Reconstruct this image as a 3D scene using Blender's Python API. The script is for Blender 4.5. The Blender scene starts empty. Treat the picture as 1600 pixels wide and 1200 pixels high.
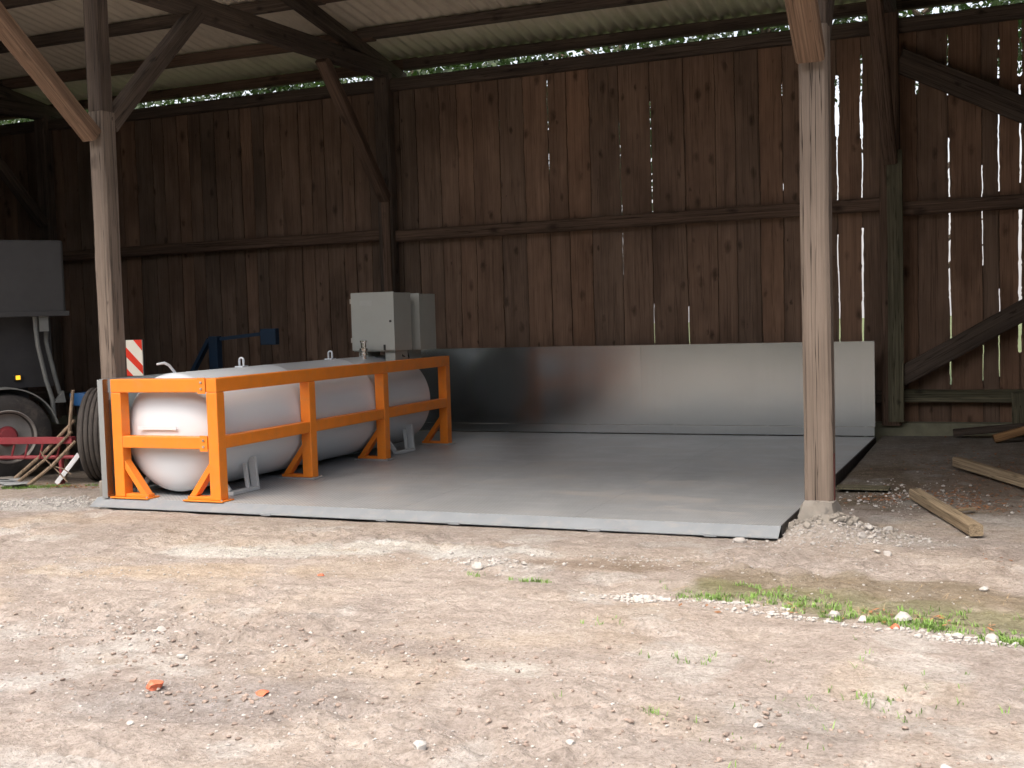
import bpy, bmesh, math, random
import numpy as np
from mathutils import Vector, Matrix
R = math.radians
random.seed(7); rng = np.random.default_rng(11)
sc = bpy.context.scene
col = sc.collection

# ------------------------------------------------------------------ camera
cd = bpy.data.cameras.new('camera'); cam = bpy.data.objects.new('camera', cd); col.objects.link(cam)
CAM = Vector((0, 0, 1.75)); F = 1852.75
yw, pt, rl = R(23.2083), R(3.3232), R(-1.6874)
fw = Vector((-math.sin(yw)*math.cos(pt), math.cos(yw)*math.cos(pt), -math.sin(pt)))
rt = Vector((math.cos(yw), math.sin(yw), 0)); up = rt.cross(fw)
rt, up = math.cos(rl)*rt + math.sin(rl)*up, -math.sin(rl)*rt + math.cos(rl)*up
m = Matrix((rt, up, -fw)).transposed().to_4x4(); m.translation = CAM
cam.matrix_world = m
cd.sensor_width = 36; cd.lens = F/1600*36; cd.clip_start = .1; cd.clip_end = 600
sc.camera = cam

# ------------------------------------------------------------------ light
w = bpy.data.worlds.new('World'); sc.world = w; w.use_nodes = True
wn = w.node_tree; bg = wn.nodes['Background']
sky = wn.nodes.new('ShaderNodeTexSky'); sky.sky_type = 'NISHITA'; sky.sun_disc = False
SUN_EL, SUN_ROT = R(62), R(200)
sky.sun_elevation = SUN_EL; sky.sun_rotation = SUN_ROT
sky.air_density = 1.0; sky.dust_density = 9.0; sky.ozone_density = .6
# thin white overcast veil in front of the clear sky
vl = wn.nodes.new('ShaderNodeMix'); vl.data_type = 'RGBA'; vl.blend_type = 'ADD'; vl.inputs[0].default_value = 1
wn.links.new(sky.outputs[0], vl.inputs[6]); vl.inputs[7].default_value = (2.3, 2.2, 2.15, 1)
wn.links.new(vl.outputs[2], bg.inputs[0]); bg.inputs[1].default_value = .13
sl = bpy.data.lights.new('sun', 'SUN'); sun = bpy.data.objects.new('sun', sl); col.objects.link(sun)
sl.energy = .9; sl.angle = R(40); sl.color = (1, .95, .89)
sd = Vector((math.sin(SUN_ROT)*math.cos(SUN_EL), math.cos(SUN_ROT)*math.cos(SUN_EL), math.sin(SUN_EL)))
sun.rotation_euler = (-sd).to_track_quat('-Z', 'Y').to_euler(); sun.location = (0, 0, 30)
sc.view_settings.view_transform = 'Standard'; sc.view_settings.look = 'None'
sc.view_settings.exposure = 1.27; sc.view_settings.gamma = 1
sc.cycles.max_bounces = 10; sc.cycles.diffuse_bounces = 6

# ------------------------------------------------------------------ materials
class NT:
    def __init__(s, name):
        s.m = bpy.data.materials.new(name); s.m.use_nodes = True
        s.t = s.m.node_tree; s.b = s.t.nodes['Principled BSDF']
    def n(s, ty, **k):
        x = s.t.nodes.new(ty)
        for a, v in k.items(): setattr(x, a, v)
        return x
    def l(s, a, b): s.t.links.new(a, b)
    def inp(s, node, i, v):
        if hasattr(v, 'links') or hasattr(v, 'is_linked'): s.l(v, node.inputs[i])
        else: node.inputs[i].default_value = v
    def math(s, op, a, b=0, clamp=False):
        x = s.n('ShaderNodeMath', operation=op); x.use_clamp = clamp
        s.inp(x, 0, a); s.inp(x, 1, b); return x.outputs[0]
    def vmul(s, v, k, add=None):
        x = s.n('ShaderNodeVectorMath', operation='MULTIPLY'); s.l(v, x.inputs[0]); x.inputs[1].default_value = k
        o = x.outputs[0]
        if add is not None:
            y = s.n('ShaderNodeVectorMath', operation='ADD'); s.l(o, y.inputs[0]); s.inp(y, 1, add); o = y.outputs[0]
        return o
    def noise(s, v, scale, detail=5, rough=.55, dist=0):
        x = s.n('ShaderNodeTexNoise'); s.l(v, x.inputs['Vector'])
        x.inputs['Scale'].default_value = scale; x.inputs['Detail'].default_value = detail
        x.inputs['Roughness'].default_value = rough; x.inputs['Distortion'].default_value = dist
        return x.outputs[0]
    def ramp(s, f, stops):
        x = s.n('ShaderNodeValToRGB'); s.l(f, x.inputs[0]); e = x.color_ramp.elements
        while len(e) < len(stops): e.new(.5)
        for q, (p, c) in zip(e, stops):
            q.position = p; q.color = (c, c, c, 1) if not hasattr(c, '__len__') else (*c, 1)
        return x.outputs[0]
    def mix(s, f, a, b, mode='MIX'):
        x = s.n('ShaderNodeMix', data_type='RGBA', blend_type=mode)
        s.inp(x, 0, f)
        for i, v in ((6, a), (7, b)):
            if isinstance(v, tuple): v = (*v, 1) if len(v) == 3 else v
            s.inp(x, i, v)
        return x.outputs[2]
    def bump(s, h, strength, dist=.01, nrm=None):
        x = s.n('ShaderNodeBump'); s.l(h, x.inputs['Height']); x.inputs['Strength'].default_value = strength
        x.inputs['Distance'].default_value = dist
        if nrm is not None: s.l(nrm, x.inputs['Normal'])
        s.l(x.outputs[0], s.b.inputs['Normal']); return x.outputs[0]

def wood(name, dark, light, grime=.5, attr=False, knots=1.0, cracks=.8, calm=0):
    t = NT(name); tc = t.n('ShaderNodeTexCoord').outputs['Object']
    if attr:
        a = t.n('ShaderNodeAttribute', attribute_name='tint'); off = t.vmul(a.outputs['Color'], (0, 37, 91)); ofs = off
    else:
        oi = t.n('ShaderNodeObjectInfo'); cx = t.n('ShaderNodeCombineXYZ')
        for i, k in enumerate((17., 31., 53.)): t.l(t.math('MULTIPLY', oi.outputs['Random'], k), cx.inputs[i])
        ofs = cx.outputs[0]
    k1 = 7 if attr else 14
    g1 = t.noise(t.vmul(tc, (k1, k1, .5), ofs), 1, 6, .6, .6)
    g2 = t.noise(t.vmul(tc, (90, 90, 1.6), ofs), 1, 4, .6)
    big = t.noise(t.vmul(tc, (1.5, 1.5, .7), ofs), 1, 4, .6)
    c = t.mix(t.ramp(g1, [(.3-calm, 0.), (.7+calm, 1.)]), dark, light)
    c = t.mix(t.ramp(g2, [(.35, .78 if attr or calm else .55), (.65, 1.)]), (0, 0, 0), c, 'MIX')
    c = t.mix(t.math('MULTIPLY', t.ramp(big, [(.42, 0.), (.68, 1.)]), grime), c, tuple(x*.42 for x in dark))
    # knots with ring of darker wood
    kv = t.n('ShaderNodeVectorMath', operation='ADD'); t.l(t.vmul(tc, (5.2, 5.2, 2.6), ofs), kv.inputs[0])
    kn3 = t.n('ShaderNodeTexNoise'); t.l(t.vmul(tc, (22, 22, 14), ofs), kn3.inputs['Vector']); kn3.inputs['Scale'].default_value = 1
    kv2 = t.n('ShaderNodeVectorMath', operation='SCALE'); t.l(kn3.outputs[1], kv2.inputs[0]); kv2.inputs['Scale'].default_value = .22; t.l(kv2.outputs[0], kv.inputs[1])
    vo = t.n('ShaderNodeTexVoronoi', feature='F1'); t.l(kv.outputs[0], vo.inputs['Vector'])
    vo.inputs['Scale'].default_value = 1; vo.inputs['Randomness'].default_value = 1
    kc = t.n('ShaderNodeSeparateColor'); t.l(vo.outputs['Color'], kc.inputs[0])
    kd = t.math('DIVIDE', vo.outputs['Distance'], t.math('ADD', t.math('MULTIPLY', kc.outputs[0], 1.9), .35))
    kn = t.ramp(kd, [(.04, 1.), (.15, 0.)])
    c = t.mix(t.math('MULTIPLY', kn, .8*knots), c, tuple(x*.22 for x in dark))
    ck = t.noise(t.vmul(tc, (22, 22, .35), ofs), 1, 3, .5, .2)
    d = t.math('ABSOLUTE', t.math('SUBTRACT', ck, .5)); ck = t.ramp(d, [(0., 1.), (.014, 0.)])
    c = t.mix(t.math('MULTIPLY', ck, cracks), c, tuple(x*.12 for x in dark))
    if attr:
        hs = t.n('ShaderNodeSeparateColor'); t.l(a.outputs['Color'], hs.inputs[0])
        c = t.mix(1., c, t.ramp(hs.outputs[0], [(0., (.70, .74, .76)), (.5, (.98, .95, .93)), (1., (1.28, 1.13, 1.02))]), 'MULTIPLY')
    t.l(c, t.b.inputs['Base Color']); t.b.inputs['Roughness'].default_value = .85
    t.b.inputs['Specular IOR Level'].default_value = .2
    h = t.math('SUBTRACT', t.math('ADD', g1, g2), t.math('MULTIPLY', ck, 1.5))
    t.bump(h, .6, .006)
    return t.m

def paint(name, c, rough=.4, var=.12, metal=0, dirt=0, dirtc=(.3, .25, .2), bump=0, scale=3):
    t = NT(name); tc = t.n('ShaderNodeTexCoord').outputs['Object']
    n1 = t.noise(tc, scale, 6, .6)
    o = t.mix(t.ramp(n1, [(.3, 0.), (.7, 1.)]), tuple(x*(1-var) for x in c), tuple(min(1, x*(1+var)) for x in c))
    if dirt:
        n2 = t.noise(tc, scale*1.7, 8, .7, .5)
        o = t.mix(t.math('MULTIPLY', t.ramp(n2, [(.5, 0.), (.75, 1.)]), dirt), o, dirtc)
    t.l(o, t.b.inputs['Base Color'])
    if scale == .6: t.b.inputs['Roughness'].default_value = rough
    else: t.l(t.ramp(t.noise(tc, scale*4, 5, .6), [(.3, max(.03, rough-.08)), (.7, rough+.12)]), t.b.inputs['Roughness'])
    t.b.inputs['Metallic'].default_value = metal
    if bump: t.bump(t.noise(tc, scale*9, 5, .6), bump, .004)
    return t.m

M = {}
M['post'] = wood('weathered_post', (.155, .124, .101), (.262, .214, .176), .35, cracks=1., calm=.12, knots=.8)
M['beam'] = wood('old_beam', (.09, .07, .058), (.16, .125, .10), .5)
M['brace'] = wood('new_brace', (.165, .105, .07), (.285, .19, .13), .2, cracks=.4)
M['brown'] = wood('brown_beam', (.12, .08, .058), (.20, .135, .10), .4)
M['green'] = wood('mossy_board', (.12, .115, .075), (.24, .22, .15), .5)
M['boards'] = wood('wall_boards', (.182, .122, .089), (.300, .208, .154), .6, attr=True, knots=.95, cracks=.3, calm=.05)
M['offcut'] = wood('pale_offcut', (.30, .23, .15), (.46, .37, .25), .25)
M['orangewood'] = wood('fresh_offcut', (.36, .20, .09), (.50, .30, .15), .1)
M['handle'] = wood('tool_handle', (.25, .18, .12), (.48, .38, .28), .3, knots=.2)
M['orange'] = paint('orange_paint', (.80, .225, .018), .42, .07, dirt=.4, dirtc=(.5, .22, .08), scale=5)
M['tank'] = paint('tank_white', (.60, .655, .70), .26, .012, scale=.6)
M['footpaint'] = paint('foot_paint', (.50, .53, .54), .45, .06, dirt=.2)
M['greypaint'] = paint('grey_paint', (.34, .37, .39), .45, .08, dirt=.25)
M['cabinet'] = paint('cabinet_grey', (.36, .38, .355), .45, .04, dirt=.12)
M['sticker'] = paint('sticker', (.38, .40, .38), .5, .1)
M['chrome'] = paint('bright_steel', (.75, .75, .75), .15, .05, metal=1)
M['bolt'] = paint('zinc_bolt', (.55, .52, .48), .35, .1, metal=.8)
M['black'] = paint('black_plastic', (.02, .02, .02), .5, .1)
M['tarp'] = paint('grey_tarpaulin', (.035, .036, .038), .6, .12, bump=.3)
M['chassis'] = paint('dark_chassis', (.018, .018, .02), .6, .3, dirt=.3, dirtc=(.05, .045, .04))
M['rubber'] = paint('tyre_rubber', (.030, .028, .027), .75, .2, dirt=.5, dirtc=(.12, .10, .085), bump=.3, scale=5)
M['wornrubber'] = paint('worn_rubber', (.062, .055, .050), .8, .25, dirt=.5, dirtc=(.13, .11, .09), bump=.4, scale=6)
M['rim'] = paint('rim_grey', (.26, .25, .235), .5, .2, dirt=.5, dirtc=(.15, .12, .1))
M['red'] = paint('red_paint', (.26, .035, .045), .5, .2, dirt=.35, dirtc=(.25, .12, .1), scale=5)
M['blue'] = paint('blue_paint', (.012, .038, .08), .5, .2, dirt=.3, dirtc=(.05, .06, .07))
M['fender'] = paint('fender_grey', (.16, .17, .165), .6, .15, dirt=.4, dirtc=(.1, .09, .08))
M['whiteboard'] = paint('white_batten', (.8, .82, .85), .5, .04)
M['signwhite'] = paint('sign_white', (.93, .92, .80), .4, .03)
M['signred'] = paint('sign_red', (.88, .05, .02), .4, .05)
M['concrete'] = paint('concrete', (.24, .225, .20), .9, .2, dirt=.5, dirtc=(.2, .17, .14), bump=.8, scale=6)
M['mossconcrete'] = paint('mossy_concrete', (.20, .20, .14), .9, .25, dirt=.5, dirtc=(.13, .11, .08), bump=.8, scale=4)
M['stone'] = paint('pale_stone', (.38, .37, .355), .9, .25, dirt=.4, dirtc=(.35, .29, .24), bump=.6, scale=14)
M['brick'] = paint('brick_red', (.52, .13, .065), .9, .25, dirt=.3, dirtc=(.5, .4, .33), bump=.6, scale=14)
M['grass'] = paint('grass_green', (.15, .27, .055), .6, .35, scale=9)
M['straw'] = paint('dry_straw', (.33, .25, .15), .8, .3, scale=9)
M['leaflitter'] = paint('dry_leaves', (.24, .115, .055), .8, .45, scale=11)
M['bark'] = wood('tree_bark', (.06, .05, .035), (.14, .11, .085), .4)
M['rust'] = paint('rusty_strap', (.10, .03, .025), .8, .3)
def leafmat():
    t = NT('tree_leaves'); tc = t.n('ShaderNodeTexCoord').outputs['Object']
    o = t.mix(t.ramp(t.noise(tc, 1.3, 6, .7), [(.35, 0.), (.65, 1.)]), (.009, .024, .006), (.032, .062, .014))
    t.l(o, t.b.inputs['Base Color']); t.b.inputs['Roughness'].default_value = .6
    tr = t.n('ShaderNodeBsdfTranslucent'); tr.inputs[0].default_value = (.04, .09, .012, 1)
    mx = t.n('ShaderNodeMixShader'); mx.inputs[0].default_value = .25
    t.l(t.b.outputs[0], mx.inputs[1]); t.l(tr.outputs[0], mx.inputs[2])
    t.l(mx.outputs[0], t.t.nodes['Material Output'].inputs[0]); return t.m
M['leaf'] = leafmat()
def roofmat():
    t = NT('corrugated_sheet'); tc = t.n('ShaderNodeTexCoord').outputs['Object']
    o = t.mix(t.ramp(t.noise(tc, .8, 7, .65), [(.3, 0.), (.7, 1.)]), (.50, .45, .365), (.66, .60, .49))
    o = t.mix(t.math('MULTIPLY', t.ramp(t.noise(t.vmul(tc, (6, .8, 1)), 1, 6, .7), [(.5, 0.), (.75, 1.)]), .45), o, (.17, .14, .10))
    t.l(o, t.b.inputs['Base Color']); t.b.inputs['Roughness'].default_value = .85
    t.bump(t.noise(tc, 30, 5, .6), .3, .004); return t.m
M['roof'] = roofmat()
def galv(name, base, rough):
    t = NT(name); tc = t.n('ShaderNodeTexCoord').outputs['Object']
    n1 = t.noise(t.vmul(tc, (30, 30, .5)), 1, 4, .6)
    big = t.noise(t.vmul(tc, (.5, .5, 1.6)), 1, 3, .5, .3)
    sc1 = t.noise(t.vmul(tc, (2.5, 2.5, 30)), 1, 6, .7)
    c = t.mix(t.ramp(n1, [(.3, 0.), (.7, 1.)]), tuple(x*.975 for x in base), tuple(x*1.025 for x in base))
    c = t.mix(t.ramp(sc1, [(.68, 0.), (.74, .35)]), c, tuple(x*.55 for x in base))
    t.l(c, t.b.inputs['Base Color']); t.b.inputs['Metallic'].default_value = .95
    t.b.inputs['Roughness'].default_value = rough
    return t.m
M['galv'] = galv('galvanised_sheet', (.44, .47, .48), .19)
M['galvdull'] = galv('galvanised_dull', (.46, .49, .50), .5)
def deckmat():
    t = NT('checker_plate'); tc = t.n('ShaderNodeTexCoord').outputs['Object']
    s = t.n('ShaderNodeSeparateXYZ'); t.l(tc, s.inputs[0])
    u = t.math('ADD', s.outputs[0], s.outputs[1]); v = t.math('SUBTRACT', s.outputs[0], s.outputs[1])
    k = math.pi/.042
    su = t.math('SINE', t.math('MULTIPLY', u, k)); sv = t.math('SINE', t.math('MULTIPLY', v, k))
    p = t.math('ABSOLUTE', t.math('MULTIPLY', su, sv)); p = t.ramp(p, [(.45, 0.), (.75, 1.)])
    a = t.noise(t.vmul(tc, (1.2, .5, 1)), 1.2, 8, .65, .4)
    b = t.noise(t.vmul(tc, (.6, 1.6, 1)), 1.5, 9, .7, .8)
    c = t.mix(t.ramp(a, [(.3, 0.), (.7, 1.)]), (.18, .198, .212), (.285, .306, .322))
    c = t.mix(t.math('MULTIPLY', t.ramp(b, [(.50, 0.), (.66, 1.)]), .55), c, (.38, .345, .31))
    c = t.mix(t.math('MULTIPLY', p, .6), c, (.48, .49, .50))
    t.l(c, t.b.inputs['Base Color'])
    t.l(t.ramp(b, [(.3, .30), (.7, .52)]), t.b.inputs['Roughness'])
    t.bump(p, .5, .002); return t.m
M['deck'] = deckmat()
M['ramp'] = paint('ramp_grey', (.215, .24, .262), .5, .08, dirt=.45, dirtc=(.33, .31, .29), scale=5)
def groundmat():
    t = NT('earth_yard'); tc = t.n('ShaderNodeTexCoord').outputs['Object']
    a = t.n('ShaderNodeAttribute', attribute_name='col')
    n1 = t.noise(tc, 9, 9, .72, .3); n2 = t.noise(tc, 45, 7, .7); n3 = t.noise(tc, 2.2, 8, .65, .5)
    c = t.mix(1., a.outputs['Color'], t.ramp(n1, [(.3, (.74, .72, .70)), (.5, (1., 1., 1.)), (.72, (1.2, 1.2, 1.22))]), 'MULTIPLY')
    c = t.mix(1., c, t.ramp(n2, [(.32, (.70, .68, .66)), (.5, (1., 1., 1.)), (.66, (1.18, 1.18, 1.2))]), 'MULTIPLY')
    c = t.mix(1., c, t.ramp(n3, [(.35, (.90, .88, .87)), (.6, (1.08, 1.08, 1.08))]), 'MULTIPLY')
    vo = t.n('ShaderNodeTexVoronoi'); t.l(tc, vo.inputs['Vector']); vo.inputs['Scale'].default_value = 34
    gr = t.math('MULTIPLY', t.ramp(vo.outputs['Distance'], [(.10, 1.), (.2, 0.)]), t.ramp(n1, [(.5, 0.), (.6, 1.)]))
    c = t.mix(t.math('MULTIPLY', gr, .7), c, (.62, .6, .57))
    t.l(c, t.b.inputs['Base Color']); t.b.inputs['Roughness'].default_value = .95
    t.b.inputs['Specular IOR Level'].default_value = .15
    h = t.math('ADD', t.math('MULTIPLY', n1, 1.3), t.math('ADD', t.math('MULTIPLY', n2, .6), gr))
    t.bump(h, 1., .028); return t.m
M['ground'] = groundmat()

# ------------------------------------------------------------------ helpers
def tag(o, label=None, cat=None, group=None, kind=None):
    for k, v in (('label', label), ('category', cat), ('group', group), ('kind', kind)):
        if v: o[k] = v
    return o
def thing(name, loc, label, cat, group=None, rz=0):
    o = bpy.data.objects.new(name, None); col.objects.link(o); o.location = loc; o.rotation_euler.z = rz
    o.empty_display_size = .1
    return tag(o, label, cat, group)
class MB:
    def __init__(s): s.v = []; s.f = []
    def add(s, v, f):
        n = len(s.v); s.v += [tuple(x) for x in v]; s.f += [tuple(i+n for i in q) for q in f]; return s
    def box(s, a, b):
        x0, y0, z0 = a; x1, y1, z1 = b
        return s.add([(x0,y0,z0),(x1,y0,z0),(x1,y1,z0),(x0,y1,z0),(x0,y0,z1),(x1,y0,z1),(x1,y1,z1),(x0,y1,z1)],
            [(0,3,2,1),(4,5,6,7),(0,1,5,4),(1,2,6,5),(2,3,7,6),(3,0,4,7)])
    def bar(s, p, q, w, h, upv=(0,0,1)):
        p = Vector(p); q = Vector(q); d = (q-p).normalized(); u = Vector(upv)
        if abs(d.dot(u)) > .99: u = Vector((1,0,0))
        r = d.cross(u).normalized(); u = r.cross(d)
        V = [c + r*a*w/2 + u*b*h/2 for c in (p, q) for a, b in ((-1,-1),(1,-1),(1,1),(-1,1))]
        return s.add(V, [(0,3,2,1),(4,5,6,7),(0,1,5,4),(1,2,6,5),(2,3,7,6),(3,0,4,7)])
    def tube(s, pts, r, n=10, cap=True):
        pts = [Vector(p) for p in pts]; rr = r if hasattr(r, '__len__') else [r]*len(pts); V = []
        up0 = None
        for i, p in enumerate(pts):
            d = (pts[min(i+1, len(pts)-1)] - pts[max(i-1, 0)]).normalized()
            if up0 is None: up0 = Vector((0,0,1)) if abs(d.z) < .9 else Vector((1,0,0))
            a = d.cross(up0).normalized(); b = a.cross(d).normalized(); up0 = b
            V += [p + (a*math.cos(t)+b*math.sin(t))*rr[i] for t in [2*math.pi*k/n for k in range(n)]]
        Fc = [(i*n+k, i*n+(k+1)%n, (i+1)*n+(k+1)%n, (i+1)*n+k) for i in range(len(pts)-1) for k in range(n)]
        if cap: Fc += [tuple(range(n))[::-1], tuple((len(pts)-1)*n+k for k in range(n))]
        return s.add(V, Fc)
    def lathe(s, prof, n=48, c=(0,0,0), ax='y'):     # prof: (r, t) along axis
        V = []
        for r, t in prof:
            for k in range(n):
                a = 2*math.pi*k/n; x, z = r*math.cos(a), r*math.sin(a)
                V.append({'y': (c[0]+x, c[1]+t, c[2]+z), 'x': (c[0]+t, c[1]+x, c[2]+z), 'z': (c[0]+x, c[1]+z, c[2]+t)}[ax])
        return s.add(V, [(i*n+k, i*n+(k+1)%n, (i+1)*n+(k+1)%n, (i+1)*n+k) for i in range(len(prof)-1) for k in range(n)])
    def prism(s, poly, d, th):                         # poly of 3d points, extruded by vector d*th
        d = Vector(d)*th; n = len(poly); V = [Vector(p) for p in poly]; V = V + [p+d for p in V]
        return s.add(V, [tuple(range(n))[::-1], tuple(range(n, 2*n))] + [(i, (i+1)%n, n+(i+1)%n, n+i) for i in range(n)])
    def build(s, name, mat, parent=None, smooth=False, bevel=0, loc=None):
        me = bpy.data.meshes.new(name); v = np.array(s.v, float).reshape(-1, 3)
        o = bpy.data.objects.new(name, me); col.objects.link(o)
        if parent is not None:
            org = Vector((0,0,0)); q = parent
            while q is not None: org += q.location; q = q.parent
            if loc is None: v = v - np.array(org)
            else: v = v - np.array(loc); o.location = Vector(loc) - org
            o.parent = parent
        elif loc is not None:
            v = v - np.array(loc); o.location = loc
        me.from_pydata(v.tolist(), [], s.f); me.materials.append(mat)
        bm = bmesh.new(); bm.from_mesh(me); bmesh.ops.recalc_face_normals(bm, faces=bm.faces); bm.to_mesh(me); bm.free()
        if smooth:
            me.polygons.foreach_set('use_smooth', [True]*len(me.polygons))
            me.set_sharp_from_angle(angle=R(40))
        if bevel:
            b = o.modifiers.new('bevel', 'BEVEL'); b.width = bevel; b.segments = 2; b.limit_method = 'ANGLE'; b.angle_limit = R(40)
        return o
def timber(name, p, q, w, h, mat, parent, upv=(0,0,1), rough=.006, label=None, taper=0, seg=None):
    """a sawn log in its own local frame: z along its length, so that the grain follows it"""
    p = Vector(p); q = Vector(q); L = (q-p).length; d = (q-p)/L; u = Vector(upv)
    if abs(d.dot(u)) > .98: u = Vector((0,1,0))
    r = u.cross(d).normalized(); u2 = d.cross(r)
    n = seg or max(3, int(L/.35)); V = []; Fc = []
    ch = .12*min(w, h)
    base = [(-w/2+ch,-h/2),(w/2-ch,-h/2),(w/2,-h/2+ch),(w/2,h/2-ch),(w/2-ch,h/2),(-w/2+ch,h/2),(-w/2,h/2-ch),(-w/2,-h/2+ch)]
    R2 = random.Random(hash((round(p.x,2), round(p.y,2), round(p.z,2), name)) if False else int((p.x*31+p.y*17+p.z*7)*100) & 0xffff)
    bx = by = 0
    for i in range(n+1):
        z = L*i/n; bx += R2.uniform(-1,1)*rough*.6; by += R2.uniform(-1,1)*rough*.6
        k = 1-taper*i/n
        for (x, y) in base: V.append((x*k+bx+R2.uniform(-1,1)*rough*.5, y*k+by+R2.uniform(-1,1)*rough*.5, z))
    for i in range(n):
        for k in range(8): Fc.append((i*8+k, i*8+(k+1)%8, (i+1)*8+(k+1)%8, (i+1)*8+k))
    Fc += [tuple(range(8))[::-1], tuple(n*8+k for k in range(8))]
    me = bpy.data.meshes.new(name); me.from_pydata(V, [], Fc); me.materials.append(mat)
    o = bpy.data.objects.new(name, me); col.objects.link(o)
    mt = Matrix((r, u2, d)).transposed()
    off = Vector((0,0,0))
    if parent is not None: off = parent.location; o.parent = parent
    o.matrix_local = Matrix.Translation(p-off) @ mt.to_4x4()
    if label: o['label'] = label
    return o
NG = {}
def vnoise(x, y, sc_, seed):
    g = NG.get(seed)
    if g is None: g = NG[seed] = np.random.default_rng(seed).random((256, 256))
    X = x/sc_; Y = y/sc_
    xi = np.floor(X).astype(int); yi = np.floor(Y).astype(int); fx = X-xi; fy = Y-yi
    fx = fx*fx*(3-2*fx); fy = fy*fy*(3-2*fy); a = g[xi&255, yi&255]; b = g[(xi+1)&255, yi&255]; c = g[xi&255, (yi+1)&255]; d = g[(xi+1)&255, (yi+1)&255]
    return (a*(1-fx)+b*fx)*(1-fy)+(c*(1-fx)+d*fx)*fy
def fbm(x, y, s, seed, o=4):
    r = 0; a = 1; t = 0
    for i in range(o): r = r+a*vnoise(x+i*7.3, y-i*3.1, s, seed+i); t += a; a *= .5; s *= .5
    return r/t
def sst(a, b, x):
    t = np.clip((x-a)/(b-a), 0, 1); return t*t*(3-2*t)
def blob(x, y, cx, cy, rx, ry, rot=0, soft=.5):
    c, s = math.cos(R(rot)), math.sin(R(rot)); dx = x-cx; dy = y-cy
    d = np.sqrt(((dx*c+dy*s)/rx)**2+((-dx*s+dy*c)/ry)**2)
    d = d+(fbm(x, y, .35, 91, 4)-.5)*1.5
    return 1-sst(1-soft, 1+soft*.3, d)
PX0, PX1, PY0, PY1 = -8.35, -1.68, 8.93, 15.5
def ground_h(x, y):
    x = np.asarray(x, float); y = np.asarray(y, float)
    yard = 1-sst(8.6, 9.6, y)
    lump = sst(.52, .75, fbm(x, y, .9, 5, 3))
    rid = 1-np.abs(2*fbm(x*.8, y*1.3, .16, 131, 3)-1)
    st_ = fbm(x*.45, y*1.7, .20, 141, 4)-.5
    h = (rid-.8)*(.008+.06*lump)*yard + st_*.035*yard + (fbm(x, y, 2.4, 1, 3)-.5)*.05 + (fbm(x, y, .35, 21, 4)-.5)*(.018+.05*lump*yard) + (fbm(x, y, .09, 33, 3)-.5)*(.008+.028*lump*yard)
    # tyre ruts running across the yard near the viewer
    rut = np.sin((y*1.0+x*.10)*2*math.pi/.23)*.004*sst(4.9, 4.2, y) if False else 0
    h = h + rut
    inside = sst(PX0-.06, PX0-.0, x)*(1-sst(PX1+.0, PX1+.06, x))*sst(PY0-.01, PY0+.05, y)*(1-sst(15.9, 16.3, y))
    nearp = sst(PX0-.6, PX0-.1, x)*(1-sst(PX1+.1, PX1+.5, x))*sst(PY0-.6, PY0-.1, y)
    h = h*(1-.7*nearp) - .012*nearp
    h = h*(1-inside) - .05*inside
    h = h + .15*np.exp(-(((x+1.36)/.34)**2+((y-9.22)/.28)**2))*(.7+.6*fbm(x, y, .12, 77, 3))*(x > PX1)
    h = h + .07*sst(11, 16, y)*(1-inside)
    return h
def gz(x, y): return float(ground_h(np.array([x]), np.array([y]))[0])

# ------------------------------------------------------------------ ground
def axis(mid, lo, hi):
    l = [mid[0]]; r = [mid[-1]]; k = mid[1]-mid[0]
    while l[-1] > lo: k *= 1.25; l.append(l[-1]-k)
    k = mid[-1]-mid[-2]
    while r[-1] < hi: k *= 1.25; r.append(r[-1]+k)
    return np.concatenate([np.array(l[1:][::-1]), mid, np.array(r[1:])])
gx = axis(np.concatenate([np.arange(-12.6, -5.6, .032), np.arange(-5.6, .8, .018)]), -160, 160)
gy = axis(np.concatenate([np.arange(3.2, 7.6, .018), np.arange(7.6, 12.6, .03)]), -160, 160)
GX, GY = np.meshgrid(gx, gy, indexing='ij')
GZ = ground_h(GX, GY)
far = np.maximum(np.abs(GX+5), np.abs(GY-8)); GZ = GZ*(1-sst(20, 40, far))
nx, ny = GX.shape
V = np.stack([GX, GY, GZ], -1).reshape(-1, 3)
idx = np.arange(nx*ny).reshape(nx, ny)
Q = np.stack([idx[:-1,:-1], idx[1:,:-1], idx[1:,1:], idx[:-1,1:]], -1).reshape(-1, 4)
me = bpy.data.meshes.new('ground'); me.vertices.add(len(V)); me.vertices.foreach_set('co', V.ravel())
me.loops.add(Q.size); me.loops.foreach_set('vertex_index', Q.ravel().astype(np.int32))
me.polygons.add(len(Q)); me.polygons.foreach_set('loop_start', np.arange(0, Q.size, 4, dtype=np.int32))
me.update(); me.validate(); me.polygons.foreach_set('use_smooth', [True]*len(me.polygons))
C = np.zeros((nx, ny, 3)); C[:] = (.445, .375, .325)
def lay(mask, c, k=1.):
    global C
    C = C*(1-(mask*k)[..., None]) + np.array(c)*(mask*k)[..., None]
n_ = fbm(GX, GY, 1.3, 41, 5); lay(sst(.50, .66, n_), (.47, .39, .325), .7)
n_ = fbm(GX, GY, .9, 51, 5); lay(sst(.54, .68, n_), (.36, .305, .27), .6)
n_ = fbm(GX, GY, .5, 61, 5); lay(sst(.60, .70, n_), (.54, .50, .46), .5)
n_ = fbm(GX, GY, .7, 71, 5); lay(sst(.60, .72, n_), (.49, .385, .28), .3)
lay(blob(GX, GY, -5.2, 7.55, 1.3, .32, 12), (.60, .57, .52), .75)     # pale plaster patches
lay(blob(GX, GY, -4.3, 7.9, .8, .14, 20), (.47, .34, .22), .55)         # ochre streak
lay(blob(GX, GY, -5.8, 6.7, 1.2, .28, 18), (.50, .385, .27), .55)
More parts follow.
